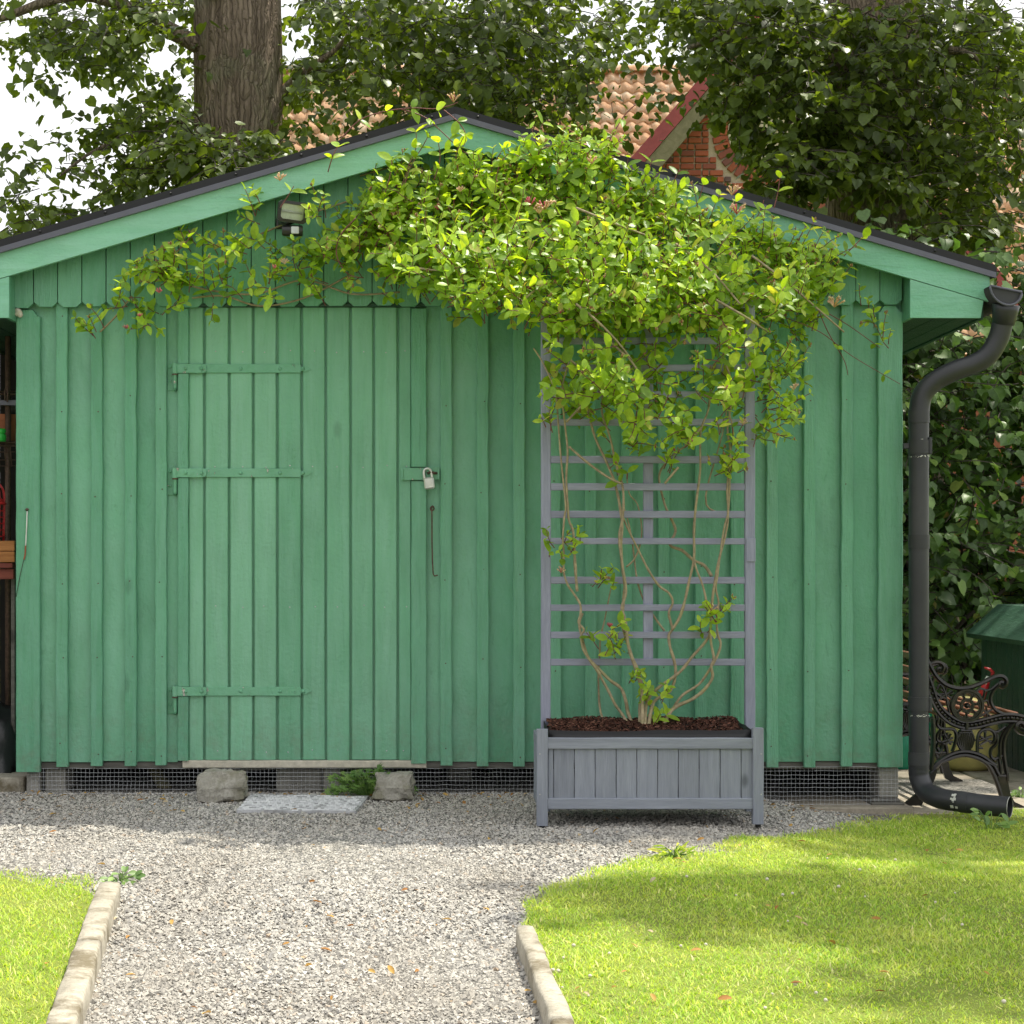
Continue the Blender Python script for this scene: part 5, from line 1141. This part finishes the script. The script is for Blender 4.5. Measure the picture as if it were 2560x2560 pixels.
for b in ((1620, 60, 110, 70, 4.4, 7, 36), (1760, 40, 140, 60, 4.2, 7.5, 70), (1900, 80, 160, 110, 4.0, 7.5, 120), (2080, 90, 170, 120, 4.0, 7.5, 130), (2280, 100, 180, 130, 4.0, 7.5, 140), (2480, 110, 140, 130, 4.2, 7.5, 90), (2000, 250, 130, 90, 4.0, 6.5, 90), (2150, 280, 140, 110, 4.0, 6.5, 95), (2330, 300, 150, 120, 4.0, 7, 85), (2490, 320, 110, 130, 4.2, 7, 55), (1730, 170, 70, 40, 4.4, 6, 14), (1640, 200, 90, 40, 4.4, 6, 14), (1700, 250, 60, 30, 4.5, 5.5, 6), (1850, 240, 60, 60, 4.2, 5.5, 24), (1985, 420, 100, 90, 3.9, 5.2, 70), (2050, 360, 120, 90, 3.9, 5.6, 70), (2180, 430, 120, 60, 3.9, 5.0, 40), (2330, 440, 120, 90, 4.0, 6.5, 50), (2300, 560, 100, 50, 4.0, 6, 18), (2460, 500, 110, 90, 4.2, 6.5, 34), (2400, 590, 90, 60, 4.2, 6, 34), (1920, 490, 50, 30, 4.0, 5, 12), (1790, 270, 45, 25, 4.4, 5.5, 6), (1900, 300, 40, 26, 4.4, 5.5, 8), (2520, 560, 60, 60, 4.4, 6, 12), (1560, 330, 90, 24, 4.6, 6, 8), (1480, 260, 80, 40, 4.6, 6.5, 14)):
    C.blob(*b[:6], b[6], .078, 10)
C.vol((3.6, 5.8, 8.6), (3.4, 2.4, 2.6), 230, .15, 9); C.vol((6.2, 5.0, 7.4), (2.0, 2.0, 2.2), 180, .15, 9)
# a forward limb whose leaves shade part of the lawn
for c, rad, n in (((4.7, 1.75, 9.2), (1.2, .35, .4), 120), ((5.9, 1.8, 9.4), (1.0, .4, .5), 90), ((3.9, 1.6, 9.0), (.6, .2, .3), 44), ((4.5, -.25, 9.0), (.9, .12, .15), 90), ((5.5, -.15, 9.0), (.5, .16, .15), 50), ((4.75, -1.15, 9.0), (.32, .10, .1), 40), ((5.2, .75, 9.0), (.4, .10, .1), 22)): C.vol(c, rad, n, .15, 8, .5)
C.win = GAPS+(([(2050, 480), (2150, 430), (2230, 480), (2320, 610), (2080, 550)], .75, 5.2), ([(2400, 620), (2570, 600), (2570, 800), (2400, 760)], .85, 20),)
C.finish(TR_, M['tree_leaf'], 300)
# ------------------------------------------------------------------ leafy hedge right of the shed
random.seed(31)
def hedge(base, label, boxes, grp, nind):
    HG = thing('hedge_shrub', base, label, 'shrub', grp); C = Crown()
    for (x0, x1, y0, y1, z0, z1, n, sz) in boxes:
        for _ in range(n):
            p = Vector((random.uniform(x0, x1), random.uniform(y0, y1), random.uniform(z0, z1)))
            if noise.noise(p*1.5) < -.22: continue
            C.spray(p, (random.gauss(0, .6), -.8+random.gauss(0, .5), random.gauss(0, .4)), .38, 7, sz, .7)
    m = MB()
    for _ in range(14):
        x = random.uniform(boxes[0][0], boxes[0][1]); y = random.uniform(boxes[0][2]+.2, boxes[0][3]); limb(m, (x, y, -.1), (x+random.gauss(0, .5), y-.3+random.gauss(0, .3), random.uniform(1.2, 2.6)), .02, .006, .1)
    m.build('branches', M['twig'], HG, True)
    C.finish(HG, M['hedge_leaf'], nind, mass='foliage')
hedge((3.0, 4.0, -.1), 'tall leafy hedge shrub right behind the downpipe', [(2.1, 4.9, 3.3, 4.3, .3, 3.1, 900, .085), (2.0, 4.6, 2.9, 3.5, .25, 1.25, 230, .088), (2.0, 3.6, 3.0, 3.6, 1.4, 2.6, 70, .085), (1.9, 5.4, 4.3, 5.0, .1, 3.0, 1500, .12)], 'hedge shrubs beside the shed', 300)
hedge((-3.2, 4.6, -.1), 'leafy shrub seen through the dark corner left of the shed', [(-5.2, -2.2, 3.6, 4.6, .2, 1.9, 120, .09)], 'hedge shrubs beside the shed', 40)
# ------------------------------------------------------------------ honeysuckle
random.seed(5)
VN = thing('honeysuckle', (.95, -.83, Z(1850, YA)), 'sunlit honeysuckle climbing the trellis and spreading over the shed gable', 'climbing plant')
vP, vD, vU, vS = [], [], [], []; tw = MB(); buds = MB()
def vtwig(p, d, nn, size, step, bud=.25, outn=(.08, -.60, .72), r=.0022, red=None):
    p = Vector(p); d = Vector(d).normalized(); pts = [p.copy()]; ph = random.uniform(0, 3.14); u_, v_ = proj(p+d*.05)
    if 672 < u_ < 785 and 485 < v_ < 612: return
    for i in range(nn):
        d = (d+Vector((random.gauss(0, .14), random.gauss(0, .14), random.gauss(.03, .14)))).normalized(); p = p+d*step*random.uniform(.8, 1.2); pts.append(p.copy()); ph += 1.57
        a = d.orthogonal().normalized(); b = d.cross(a); sz = size*(1-.45*(i/max(1, nn-1))**2)
        for s_ in (1, -1):
            lat = (a*math.cos(ph)+b*math.sin(ph))*s_
            ld = (lat*.95+d*.55+Vector((random.gauss(0, .22), random.gauss(0, .22), random.gauss(0, .22)))).normalized()
            up = (Vector(outn)+d*.5+Vector((random.gauss(0, .45), random.gauss(0, .45), random.gauss(0, .35)))).normalized()
            vP.append(p.copy()); vD.append(ld); vU.append(up); vS.append(sz*random.choice((.7, .9, 1, 1.1))*random.uniform(.85, 1.15))
    if random.random() < bud:
        for _ in range(random.randint(3, 6)):
            q = p+d*.012+Vector([random.gauss(0, .004) for _ in range(3)]); buds.lathe([(.0001, .007), (.0028, .004), (.0034, 0), (.0001, -.005)], q, 5)
        tw.tube([p, p+d*.012], .0015, 3, False)
    (red or tw).tube(pts, [r*(1-.5*i/len(pts)) for i in range(len(pts))], 4, False)
MAIN = [(850, 560), (940, 480), (1020, 450), (1060, 420), (1130, 440), (1220, 450), (1290, 430), (1340, 400), (1420, 385), (1500, 400), (1560, 450), (1640, 500), (1720, 545), (1800, 565), (1900, 595), (2000, 635), (2070, 665), (2100, 700), (2070, 750), (2020, 790), (1960, 820), (1900, 830), (1840, 840), (1560, 850), (1400, 860), (1350, 850), (1250, 830), (1180, 800), (1080, 765), (1020, 720), (950, 705), (880, 660)]
LOW = [(1370, 860), (1880, 850), (1885, 960), (1850, 1010), (1800, 1090), (1720, 1130), (1660, 1100), (1580, 1055), (1500, 1040), (1440, 1060), (1380, 1050), (1362, 950)]
LOWR = [(1880, 880), (1985, 920), (1975, 1000), (1930, 1090), (1885, 1110)]
def depth(px, py):
    x0, x1 = 850, 2100; u = max(0, min(1, (px-x0)/(x1-x0))); e = math.sin(math.pi*min(1, max(0, u)))**.6
    return e
def fill(poly, n, y0f, y1f, size=.056, nn=(3, 5), step=.034, dn=(0, -.55, .55), bud=.3, dens=None):
    xs = [p[0] for p in poly]; ys = [p[1] for p in poly]; k = 0
    while k < n:
        px, py = random.uniform(min(xs), max(xs)), random.uniform(min(ys), max(ys))
        if not inpoly(px, py, poly): continue
        if dens and random.random() > dens(px, py): continue
        Y = random.uniform(y0f(px, py), y1f(px, py)); p = at(px, py, Y)
        if noise.noise(p*5.5+Vector((9, 2, 4))) < -.17 and random.random() < .85: continue
        k += 1
        d = (dn[0]+random.gauss(0, .55), dn[1]+random.gauss(0, .4), dn[2]+random.gauss(0, .5))
        vtwig(p, d, random.randint(*nn), size*random.uniform(.8, 1.15), step, bud)
def bline(px): return 363+.2935*abs(px-1137)            # underside of the bargeboard in the photograph
def yb(px, py): return -.24 if py < bline(px)+25 else -.07
def yfr(px, py): return min(yb(px, py)-.08, -.20-.60*depth(px, py)*sst(360, 830, py))
fill(MAIN, 860, yfr, lambda x, y: min(yb(x, y), yfr(x, y)+.26), .068, (2, 5), .037, dens=lambda x, y: .7 if x < 960 or y > 800 else 1)
fill(MAIN, 220, lambda x, y: yb(x, y)-.10, lambda x, y: yb(x, y)+.02 if y < bline(x)+25 else -.07, .058, (2, 4), .034)
fill([(1250, 560), (2000, 640), (2050, 740), (1900, 830), (1350, 850), (1180, 790), (1020, 700), (1050, 600)], 120, lambda x, y: -.80, lambda x, y: -.55, .068, (3, 5), .032, dn=(0, -.5, .35))
fill(LOW, 115, lambda x, y: -.88, lambda x, y: -.50, .068, (2, 4), .032, dn=(0, -.35, .25)); fill(LOWR, 40, lambda x, y: -.72, lambda x, y: -.5, .055, (3, 4), .034, dn=(.5, -.3, .3))
fill([(1380, 740), (1880, 740), (1880, 800), (1380, 800)], 50, lambda x, y: -.86, lambda x, y: -.68, .060, (3, 4), .034, dn=(0, -.4, .2))
fill([(1450, 930), (1700, 960), (1690, 1050), (1600, 1075), (1500, 1030)], 34, lambda x, y: -.95, lambda x, y: -.75, .062, (2, 4), .034, dn=(0, -.5, .2))
# left arm along the scallops
ARM = [(1010, 690), (900, 700), (800, 690), (700, 700), (620, 720), (520, 730), (430, 700), (340, 700)]
def armfill(line, w_, n, size=.062, y0=-.24, y1=-.09):
    for _ in range(n):
        k = random.uniform(0, len(line)-1.001); i = int(k); t = k-i; px = line[i][0]+(line[i+1][0]-line[i][0])*t; py = line[i][1]+(line[i+1][1]-line[i][1])*t
        p = at(px+random.gauss(0, 8), py+random.gauss(0, w_), random.uniform(y0, y1)); vtwig(p, (random.gauss(-.2, .5), random.gauss(-.5, .3), random.gauss(.5, .5)), random.randint(2, 4), size*random.uniform(.8, 1.15), .032, .25)
armfill(ARM, 26, 70); armfill([(950, 640), (800, 650), (650, 640), (560, 630), (470, 640)], 20, 30); armfill([(470, 620), (440, 660), (400, 690)], 18, 10); armfill([(640, 600), (640, 520), (650, 480)], 14, 6); armfill([(340, 700), (300, 760), (260, 815), (240, 850)], 8, 9); armfill([(430, 740), (390, 800), (360, 830)], 10, 9); armfill([(800, 520), (790, 600)], 20, 9); armfill([(900, 560), (860, 640)], 26, 16)
armfill([(2100, 690), (2150, 760), (2210, 840), (2220, 870)], 10, 7, .045, -.3, -.1); armfill([(2060, 790), (2000, 860)], 14, 7, .05); armfill([(1990, 830), (1960, 900)], 14, 8, .05)
for c, r_, n in (((1412, 1375), 34, 9), ((1505, 1470), 26, 5), ((1532, 1625), 32, 9), ((1790, 1560), 28, 8), ((1640, 1770), 30, 9), ((1600, 1720), 14, 3), ((1552, 1182), 22, 4), ((1805, 1185), 28, 8), ((1690, 1160), 22, 4), ((1592, 1128), 16, 2), ((1370, 1075), 16, 3), ((1560, 1100), 40, 9), ((1840, 1100), 30, 8)):
    for _ in range(n): p = at(c[0]+random.gauss(0, r_*.6), c[1]+random.gauss(0, r_*.7), random.uniform(-.74, -.66)); vtwig(p, (random.gauss(0, .5), random.gauss(-.4, .3), random.gauss(.5, .4)), random.randint(1, 3), .056*random.uniform(.8, 1.1), .03, .2)
# upright sprigs above the mass
red = MB()
def sprig(pts, Y, size=.05, r=.0026, every=.045, lastbud=1., mbx=None):
    P = smooth_path([at(px, py, Y+dy) for px, py, dy in pts], 5); mbx = MB()
    mbx.tube(P, [r*(1-.45*i/len(P)) for i in range(len(P))], 5); mbx.build('shoot', M['stem_red'], VN, True); acc = 0; ph = random.uniform(0, 3)
    for i in range(1, len(P)):
        acc += (P[i]-P[i-1]).length
        if acc > every:
            acc = 0; ph += 1.57; d = (P[i]-P[i-1]).normalized(); a = d.orthogonal().normalized(); b = d.cross(a)
            for s_ in (1, -1):
                lat = (a*math.cos(ph)+b*math.sin(ph))*s_; vP.append(P[i].copy()); vD.append((lat+d*.5).normalized()); vU.append((Vector((0, -.6, .6))+d*.4+Vector((random.gauss(0, .3), random.gauss(0, .3), random.gauss(0, .3)))).normalized()); vS.append(size*random.uniform(.8, 1.15))
for pts, every in (([(850, 350, 0), (900, 300, 0), (965, 278, 0), (1030, 270, 0), (1090, 272, 0), (1130, 262, 0), (1145, 255, 0)], .10), ([(1000, 272, 0), (1060, 292, 0), (1105, 330, 0), (1150, 372, 0), (1180, 390, 0)], .11), ([(1110, 275, 0), (1150, 310, 0), (1165, 345, 0), (1150, 380, 0)], .07), ([(1355, 345, 0), (1352, 320, 0), (1360, 305, 0)], .06), ([(1935, 520, 0), (1945, 480, 0), (1950, 445, 0), (1955, 425, 0)], .06), ([(1590, 260, 0), (1560, 290, 0), (1530, 340, 0), (1510, 380, 0)], .08), ([(2110, 640, 0), (2140, 610, 0), (2160, 590, 0)], .05), ([(1000, 480, 0), (1020, 420, 0), (1040, 370, 0), (1040, 330, 0)], .06), ([(1880, 560, 0), (1900, 530, 0), (1910, 500, 0)], .06), ([(1820, 545, 0), (1838, 510, 0), (1842, 490, 0)], .07), ([(1240, 400, 0), (1260, 370, 0), (1275, 350, 0)], .06), ([(700, 520, 0), (720, 490, 0), (735, 465, 0)], .08), ([(820, 430, .03), (832, 390, 0), (845, 365, 0)], .05), ([(1300, 400, 0), (1390, 360, 0), (1480, 352, 0)], .08), ([(1680, 470, 0), (1690, 440, 0), (1700, 425, 0)], .06), ([(1990, 610, 0), (2010, 575, 0), (2015, 560, 0)], .05), ([(430, 640, .06), (470, 600, .06), (475, 575, .06)], .05)):
    sprig(pts, -.30, .064, .0028, every)
sprig([(890, 545, 0), (850, 590, 0), (842, 640, 0), (870, 685, 0), (910, 695, 0)], -.3, .05, .0035, .12)
for pts in ([(1750, 770, 0), (1850, 760, 0), (1950, 790, 0), (2050, 830, 0), (2130, 890, .05), (2250, 960, .1)], [(2040, 760, 0), (2070, 830, .05), (2110, 900, .12), (2120, 938, .15)], [(1980, 740, 0), (2100, 800, .05), (2200, 870, .15)]): sprig(pts, -.3, .04, .0026, .2)
# woody stems
zc5 = lambda x, y: (1320+.3416*x, 1260+.3416*y); zc4 = lambda x, y: (1320+.3416*x, 700+.3416*y)
ST = [
 ([(750, 1660), (690, 1540), (640, 1470), (590, 1370), (530, 1260), (515, 1230), (430, 1110), (395, 1030), (390, 960), (410, 920), (370, 870), (385, 800), (380, 730), (330, 650), (290, 590), (262, 500), (262, 380), (255, 250), (265, 100), (275, 0)], [(240, 1300), (225, 1100), (210, 900), (190, 780), (100, 590), (40, 500)], .0075, -.69),
 ([(770, 1650), (735, 1540), (715, 1440), (680, 1350), (600, 1290), (520, 1210), (440, 1120), (400, 1000), (375, 880), (400, 800)], [], .010, -.68),
 ([(800, 1650), (820, 1500), (835, 1370), (810, 1240), (760, 1120), (725, 1000), (690, 860), (700, 700), (710, 600), (690, 450), (680, 300), (690, 150), (670, 0)], [(650, 1540), (620, 1440), (560, 1300), (490, 1150), (440, 960), (400, 800)], .0105, -.68),
 ([(815, 1660), (836, 1400), (796, 1230), (735, 1040), (718, 880), (688, 760), (717, 640), (696, 480), (668, 250), (690, 120), (700, 0)], [(690, 1500), (640, 1330), (600, 1150), (540, 960), (560, 760)], .009, -.70),
 ([(830, 1640), (870, 1450), (950, 1350), (1060, 1270), (1130, 1210), (1200, 1120), (1290, 1020), (1330, 950), (1340, 850), (1350, 700), (1370, 560), (1400, 400), (1450, 200), (1465, 60)], [(1460, 1500), (1480, 1250), (1460, 1080), (1500, 800), (1440, 600)], .009, -.68),
 ([(850, 1640), (920, 1450), (1040, 1370), (1080, 1240), (1065, 1130), (1040, 1050), (1030, 960), (1055, 910), (1030, 800), (1060, 720), (1030, 650), (960, 600), (880, 480), (810, 340), (740, 200), (680, 60)], [], .009, -.67),
 ([(950, 1670), (1050, 1510), (1200, 1430), (1290, 1360), (1350, 1270), (1340, 1190), (1360, 1130), (1340, 1020), (1330, 900)], [], .010, -.69),
 ([(1060, 1500), (1130, 1400), (1250, 1320), (1330, 1210), (1390, 1100), (1410, 1020), (1390, 960), (1380, 850), (1395, 720), (1375, 620), (1390, 500), (1430, 200), (1470, 20)], [(1480, 1300), (1500, 1100), (1450, 900)], .007, -.68),
 ([(1055, 920), (1110, 830), (1150, 700), (1180, 560), (1215, 400), (1215, 200), (1230, 0)], [(1260, 1400), (1260, 1200), (1270, 1080), (1320, 950), (1340, 800)], .008, -.69),
 ([(1345, 530), (1290, 450), (1210, 410), (1130, 340), (1040, 300), (1080, 200), (1050, 110), (1000, 0)], [(960, 1450), (1000, 1350), (1100, 1250), (1250, 1170)], .009, -.60),
 ([(575, 1660), (530, 1520), (515, 1250), (525, 1100), (530, 980), (560, 850), (590, 700), (610, 600)], [], .006, -.60),
 ([(1315, 760), (1280, 600), (1220, 430), (1215, 250), (1225, 100)], [], .006, -.70),
 ([(1000, 930), (920, 820), (845, 700), (800, 560), (780, 420), (760, 250), (720, 80), (690, 0)], [], .006, -.61),
 ([(720, 460), (780, 400), (825, 280), (830, 150), (800, 0)], [(740, 1560), (720, 1400)], .005, -.62),
 ([(360, 640), (350, 520), (340, 350), (330, 200), (300, 120), (290, 0)], [(280, 1450), (290, 1250), (270, 1050), (250, 800), (300, 600)], .008, -.69),
 ([(1380, 60), (1300, -60)], [(1450, 1000), (1420, 600), (1470, 450)], .005, -.62)]
stems = []
for a, b, r, Y in ST:
    pts = [zc5(*p) for p in a]+[zc4(*p) for p in b]
    P = [at(px, py, Y+.014*noise.noise(Vector((px*.02, py*.02, r*900)))) for px, py in pts]
    if a[0][1] > 1600: P[0].z = min(P[0].z, soilz(P[0].x, -.8)); P[0].y = -.80; P = [P[0]]+P[1:]
    sp = smooth_path(P, 4); n = len(sp)
    m = MB(); m.tube(sp, [.82*r*(1-.45*i/n)*(1+.25*noise.noise(q*40)) for i, q in enumerate(sp)], 7); m.build('stem', M['stem'], VN, True)
for pts in ([(680, 480), (760, 600), (840, 720)], [(340, 180), (420, 280), (520, 370), (600, 450), (720, 560)], [(280, 560), (420, 670), (560, 720)], [(300, 1220), (440, 1340), (580, 1440), (680, 1490)], [(1270, 1080), (1150, 1210)], [(420, 890), (280, 1040)], [(1100, 1370), (1000, 1490)]):
    m = MB(); sp = smooth_path([at(*zc4(*p), -.75) for p in pts], 4); m.tube(sp, .005, 6); m.build('stem', M['stem'], VN, True)
for pts in ([(1000, 730), (880, 735), (760, 700), (640, 735), (520, 725), (420, 700), (335, 705)], [(870, 690), (760, 745), (650, 765), (560, 740), (480, 745)], [(330, 740), (290, 790), (250, 830)], [(900, 440), (1000, 415), (1100, 430)], [(1500, 560), (1650, 540), (1780, 600)], [(640, 590), (760, 540), (880, 500)]):
    m = MB(); sp = smooth_path([at(px, py, -.075+.01*math.sin(px*.05)) for px, py in pts], 5); m.tube(sp, .0042, 6); m.build('stem', M['stem'], VN, True)
for pts in ([(1440, 760, -.84), (1490, 800, -.86), (1540, 850, -.84), (1580, 900, -.8)], [(1000, 660, -.40), (1080, 675, -.52), (1150, 668, -.55)], [(1270, 790, -.72), (1320, 740, -.78), (1370, 700, -.74)], [(1790, 750, -.80), (1860, 790, -.82), (1920, 830, -.72)], [(1690, 610, -.62), (1780, 680, -.74), (1850, 760, -.80)], [(1440, 520, -.52), (1540, 560, -.60), (1620, 590, -.6)], [(1880, 640, -.55), (1960, 700, -.6), (2030, 760, -.5), (2110, 830, -.4)]):
    m = MB(); sp = smooth_path([at(*p) for p in pts], 5); m.tube(sp, [.0055*(1-.4*i/len(sp)) for i in range(len(sp))], 6); m.build('stem', M['stem'], VN, True)
for pts, every in (([(1010, 470, 0), (1025, 420, 0), (1060, 360, 0), (1075, 330, 0)], .05), ([(1085, 450, 0), (1100, 400, 0), (1095, 350, 0)], .05), ([(1150, 440, 0), (1140, 390, 0), (1160, 340, 0)], .05), ([(960, 490, 0), (975, 440, 0), (980, 400, 0)], .05), ([(1240, 450, 0), (1250, 410, 0), (1270, 385, 0)], .05), ([(1600, 470, 0), (1620, 430, 0), (1632, 395, 0)], .05), ([(1740, 520, 0), (1752, 485, 0), (1758, 462, 0)], .05), ([(2040, 660, 0), (2070, 630, 0), (2092, 598, 0)], .05), ([(1420, 400, 0), (1415, 360, 0), (1425, 325, 0)], .05), ([(1510, 410, 0), (1530, 370, 0), (1560, 345, 0)], .05), ([(1190, 450, 0), (1200, 410, 0), (1192, 375, 0)], .05), ([(1970, 620, 0), (1985, 590, 0), (1990, 566, 0)], .05)): sprig(pts, -.32, .062, .0028, every)
tw.build('twigs', M['stem_red'], VN, True)['kind'] = 'stuff'; buds.build('buds', M['bud'], VN, True)['kind'] = 'stuff'
def flower(c, s, pink=.5):
    c = Vector(c); mp, mc_ = MB(), MB(); s *= .95
    for k in range(10):
        a = random.uniform(0, 6.283); w_ = random.uniform(.25, .95); d = Vector((math.cos(a)*w_, -.45*w_-.2, math.sin(a)*w_*.5+.75)).normalized(); e_ = c+d*s*random.uniform(.75, 1.1)
        if random.random() < pink: mp.tube([c, c.lerp(e_, .6), e_], [s*.045, s*.065, s*.085], 5)
        else:
            mc_.tube([c, c.lerp(e_, .6), e_], [s*.04, s*.06, s*.08], 5); out = Vector((math.cos(a), -.5, .1)).normalized()
            mc_.tube([e_, e_+(d+out)*s*.16, e_+out*s*.30-d*s*.02], [s*.10, s*.09, s*.03], 4); mc_.tube([e_, e_-out*s*.14+d*s*.12, e_-out*s*.24], [s*.07, s*.06, s*.02], 4)
            for q in range(3): mc_.tube([e_, e_+(d*.35+Vector([random.gauss(0, .12) for _ in range(3)]))*s], s*.013, 3)
    o = mc_.build('flower', M['petal_cream'], VN, True) if mc_.v else None
    if mp.v: mp.build('flower' if o is None else 'petals', M['petal_pink'], VN, True)
for px, py, s, pk in ((1325, 515, .042, .8), (1362, 525, .045, .6), (1348, 535, .035, .1), (1095, 525, .028, .7), (985, 545, .032, .35), (965, 528, .03, .05), (1830, 488, .036, .4), (1842, 536, .045, .3), (2086, 768, .045, .4), (1134, 256, .034, .3), (700, 452, .03, .0), (1615, 850, .03, .0), (398, 732, .024, 1), (350, 792, .02, 1), (316, 822, .02, 1), (1403, 1432, .024, .1), (1524, 1568, .022, 1), (1778, 1528, .03, .4), (1985, 975, .024, 0), (685, 672, .02, 1), (712, 660, .022, .3), (1480, 410, .03, .4), (1150, 480, .02, .1), (1858, 1062, .022, 0), (1608, 1066, .02, 0)):
    flower(at(px, py, -.62 if 1100 < px < 2000 and 380 < py < 560 else (-.34 if py < 900 else -.74)), s, pk)
P = np.array([tuple(p) for p in vP]); ln = rng.uniform(0, .45, len(P))
foliage(VN, [OV, OV2, OV3], OF, P, [tuple(d) for d in vD], [tuple(u) for u in vU], vS, M['vine_leaf'], 300, P[:, 1]+ln, 'foliage')
# ------------------------------------------------------------------ small plants, fallen leaves, clover
random.seed(77)
def herb(base, label, n, h, spread, size, shapes, Ft, mat, flat=.5):
    o = thing('green_plant', base, label, 'plant'); P, Dd, U, S = [], [], [], []; m = MB(); b = Vector(base)
    for _ in range(n):
        a = random.uniform(0, 6.283); r = math.sqrt(random.random())*spread; q = b+Vector((math.cos(a)*r, math.sin(a)*r*.6, h*random.uniform(.15, 1)*(1-.4*(r/spread)**2)))
        m.tube([b+Vector((math.cos(a)*r*.25, math.sin(a)*r*.2, 0)), b.lerp(q, .6)+Vector((0, 0, h*.1)), q], .0018, 4, False)
        P.append(tuple(q)); Dd.append((math.cos(a)+random.gauss(0, .3), math.sin(a)-.5+random.gauss(0, .3), random.gauss(.05, .4))); U.append((random.gauss(0, .35), -.75+random.gauss(0, .3), .8)); S.append(size*random.uniform(.7, 1.2))
    m.build('stalks', M['herb_leaf'], o, True); foliage(o, shapes, Ft, P, Dd, U, S, mat, min(n-2, 60), np.arange(n), 'foliage')
herb(at(925, 1988, -.10), 'green deep cut cranesbill plant growing at the door threshold', 120, .125, .19, .050, [PV], PF, M['herb_leaf'])
herb(at(1000, 1985, -.08), 'small cut leaved sprig beside the tan stone', 26, .10, .05, .042, [PV], PF, M['herb_leaf'])
g = ground_at(2480, 2082, -.08); herb(g, 'leafy weed growing over the end of the downpipe', 14, .12, .08, .045, [OV, OV2], OF, M['herb_leaf'])
g = ground_at(2410, 2036, -.08); herb(g, 'low clover weed beside the downpipe shoe', 20, .05, .06, .022, [OV2], OF, M['herb_leaf'])
g = ground_at(300, 2206, 0); herb(g, 'small weed at the far end of the left kerb', 18, .04, .06, .035, [OV, OV2], OF, M['herb_leaf'])
g = ground_at(1685, 2150, 0); herb(g, 'tuft of grass at the edge of the right lawn', 40, .06, .05, .05, [OV3*np.array([.3, 1, 1])], OF, M['grass'])
g = ground_at(2552, 1995, -.08); herb(g, 'seedling weed in a joint of the paving', 14, .05, .04, .03, [OV], OF, M['herb_leaf'])
n = 300; P = []; Dd = []; U = []; S = []
for _ in range(n):
    px, py = (random.uniform(60, 2250), 1988+random.expovariate(1/16)) if random.random() < .72 else (random.uniform(60, 2500), random.uniform(2060, 2550))
    q = ground_at(px, py, 0); q.z = gz(q.x, q.y)+.012+(.02 if inpoly(q.x, q.y, RL) or inpoly(q.x, q.y, LL) else 0); P.append(tuple(q)); Dd.append((random.gauss(0, 1), random.gauss(0, 1), random.gauss(0, .2))); U.append((random.gauss(0, .4), random.gauss(0, .4), 1)); S.append(random.uniform(.014, .036))
R_ = frames(np.array(Dd), np.array(U)); V, Fc = leaves_mesh(OV3, OF, np.array(P), R_, S); tag(put(np_mesh('fallen_leaves', V, Fc, True), 'fallen_leaves', M['dry_leaf']), 'scattered dry yellow and brown leaves on the gravel', kind='stuff')
m = MB()
for _ in range(30):
    px, py = random.uniform(1330, 2560), 2050+500*random.random()**.7; q = ground_at(px, py, 0)
    if inpoly(q.x, q.y, RL): 
        z = gz(q.x, q.y)+.026+random.uniform(-.008, .006); s_ = random.uniform(.003, .0065); m.lathe([(.0001, s_), (s_*.8, s_*.6), (s_, 0), (s_*.6, -s_*.7), (.0001, -s_*.8)], (q.x, q.y, z), 7)
tag(m.build('clover_flowers', M['clover'], None, True), 'small white clover heads dotted over the right lawn', kind='stuff')
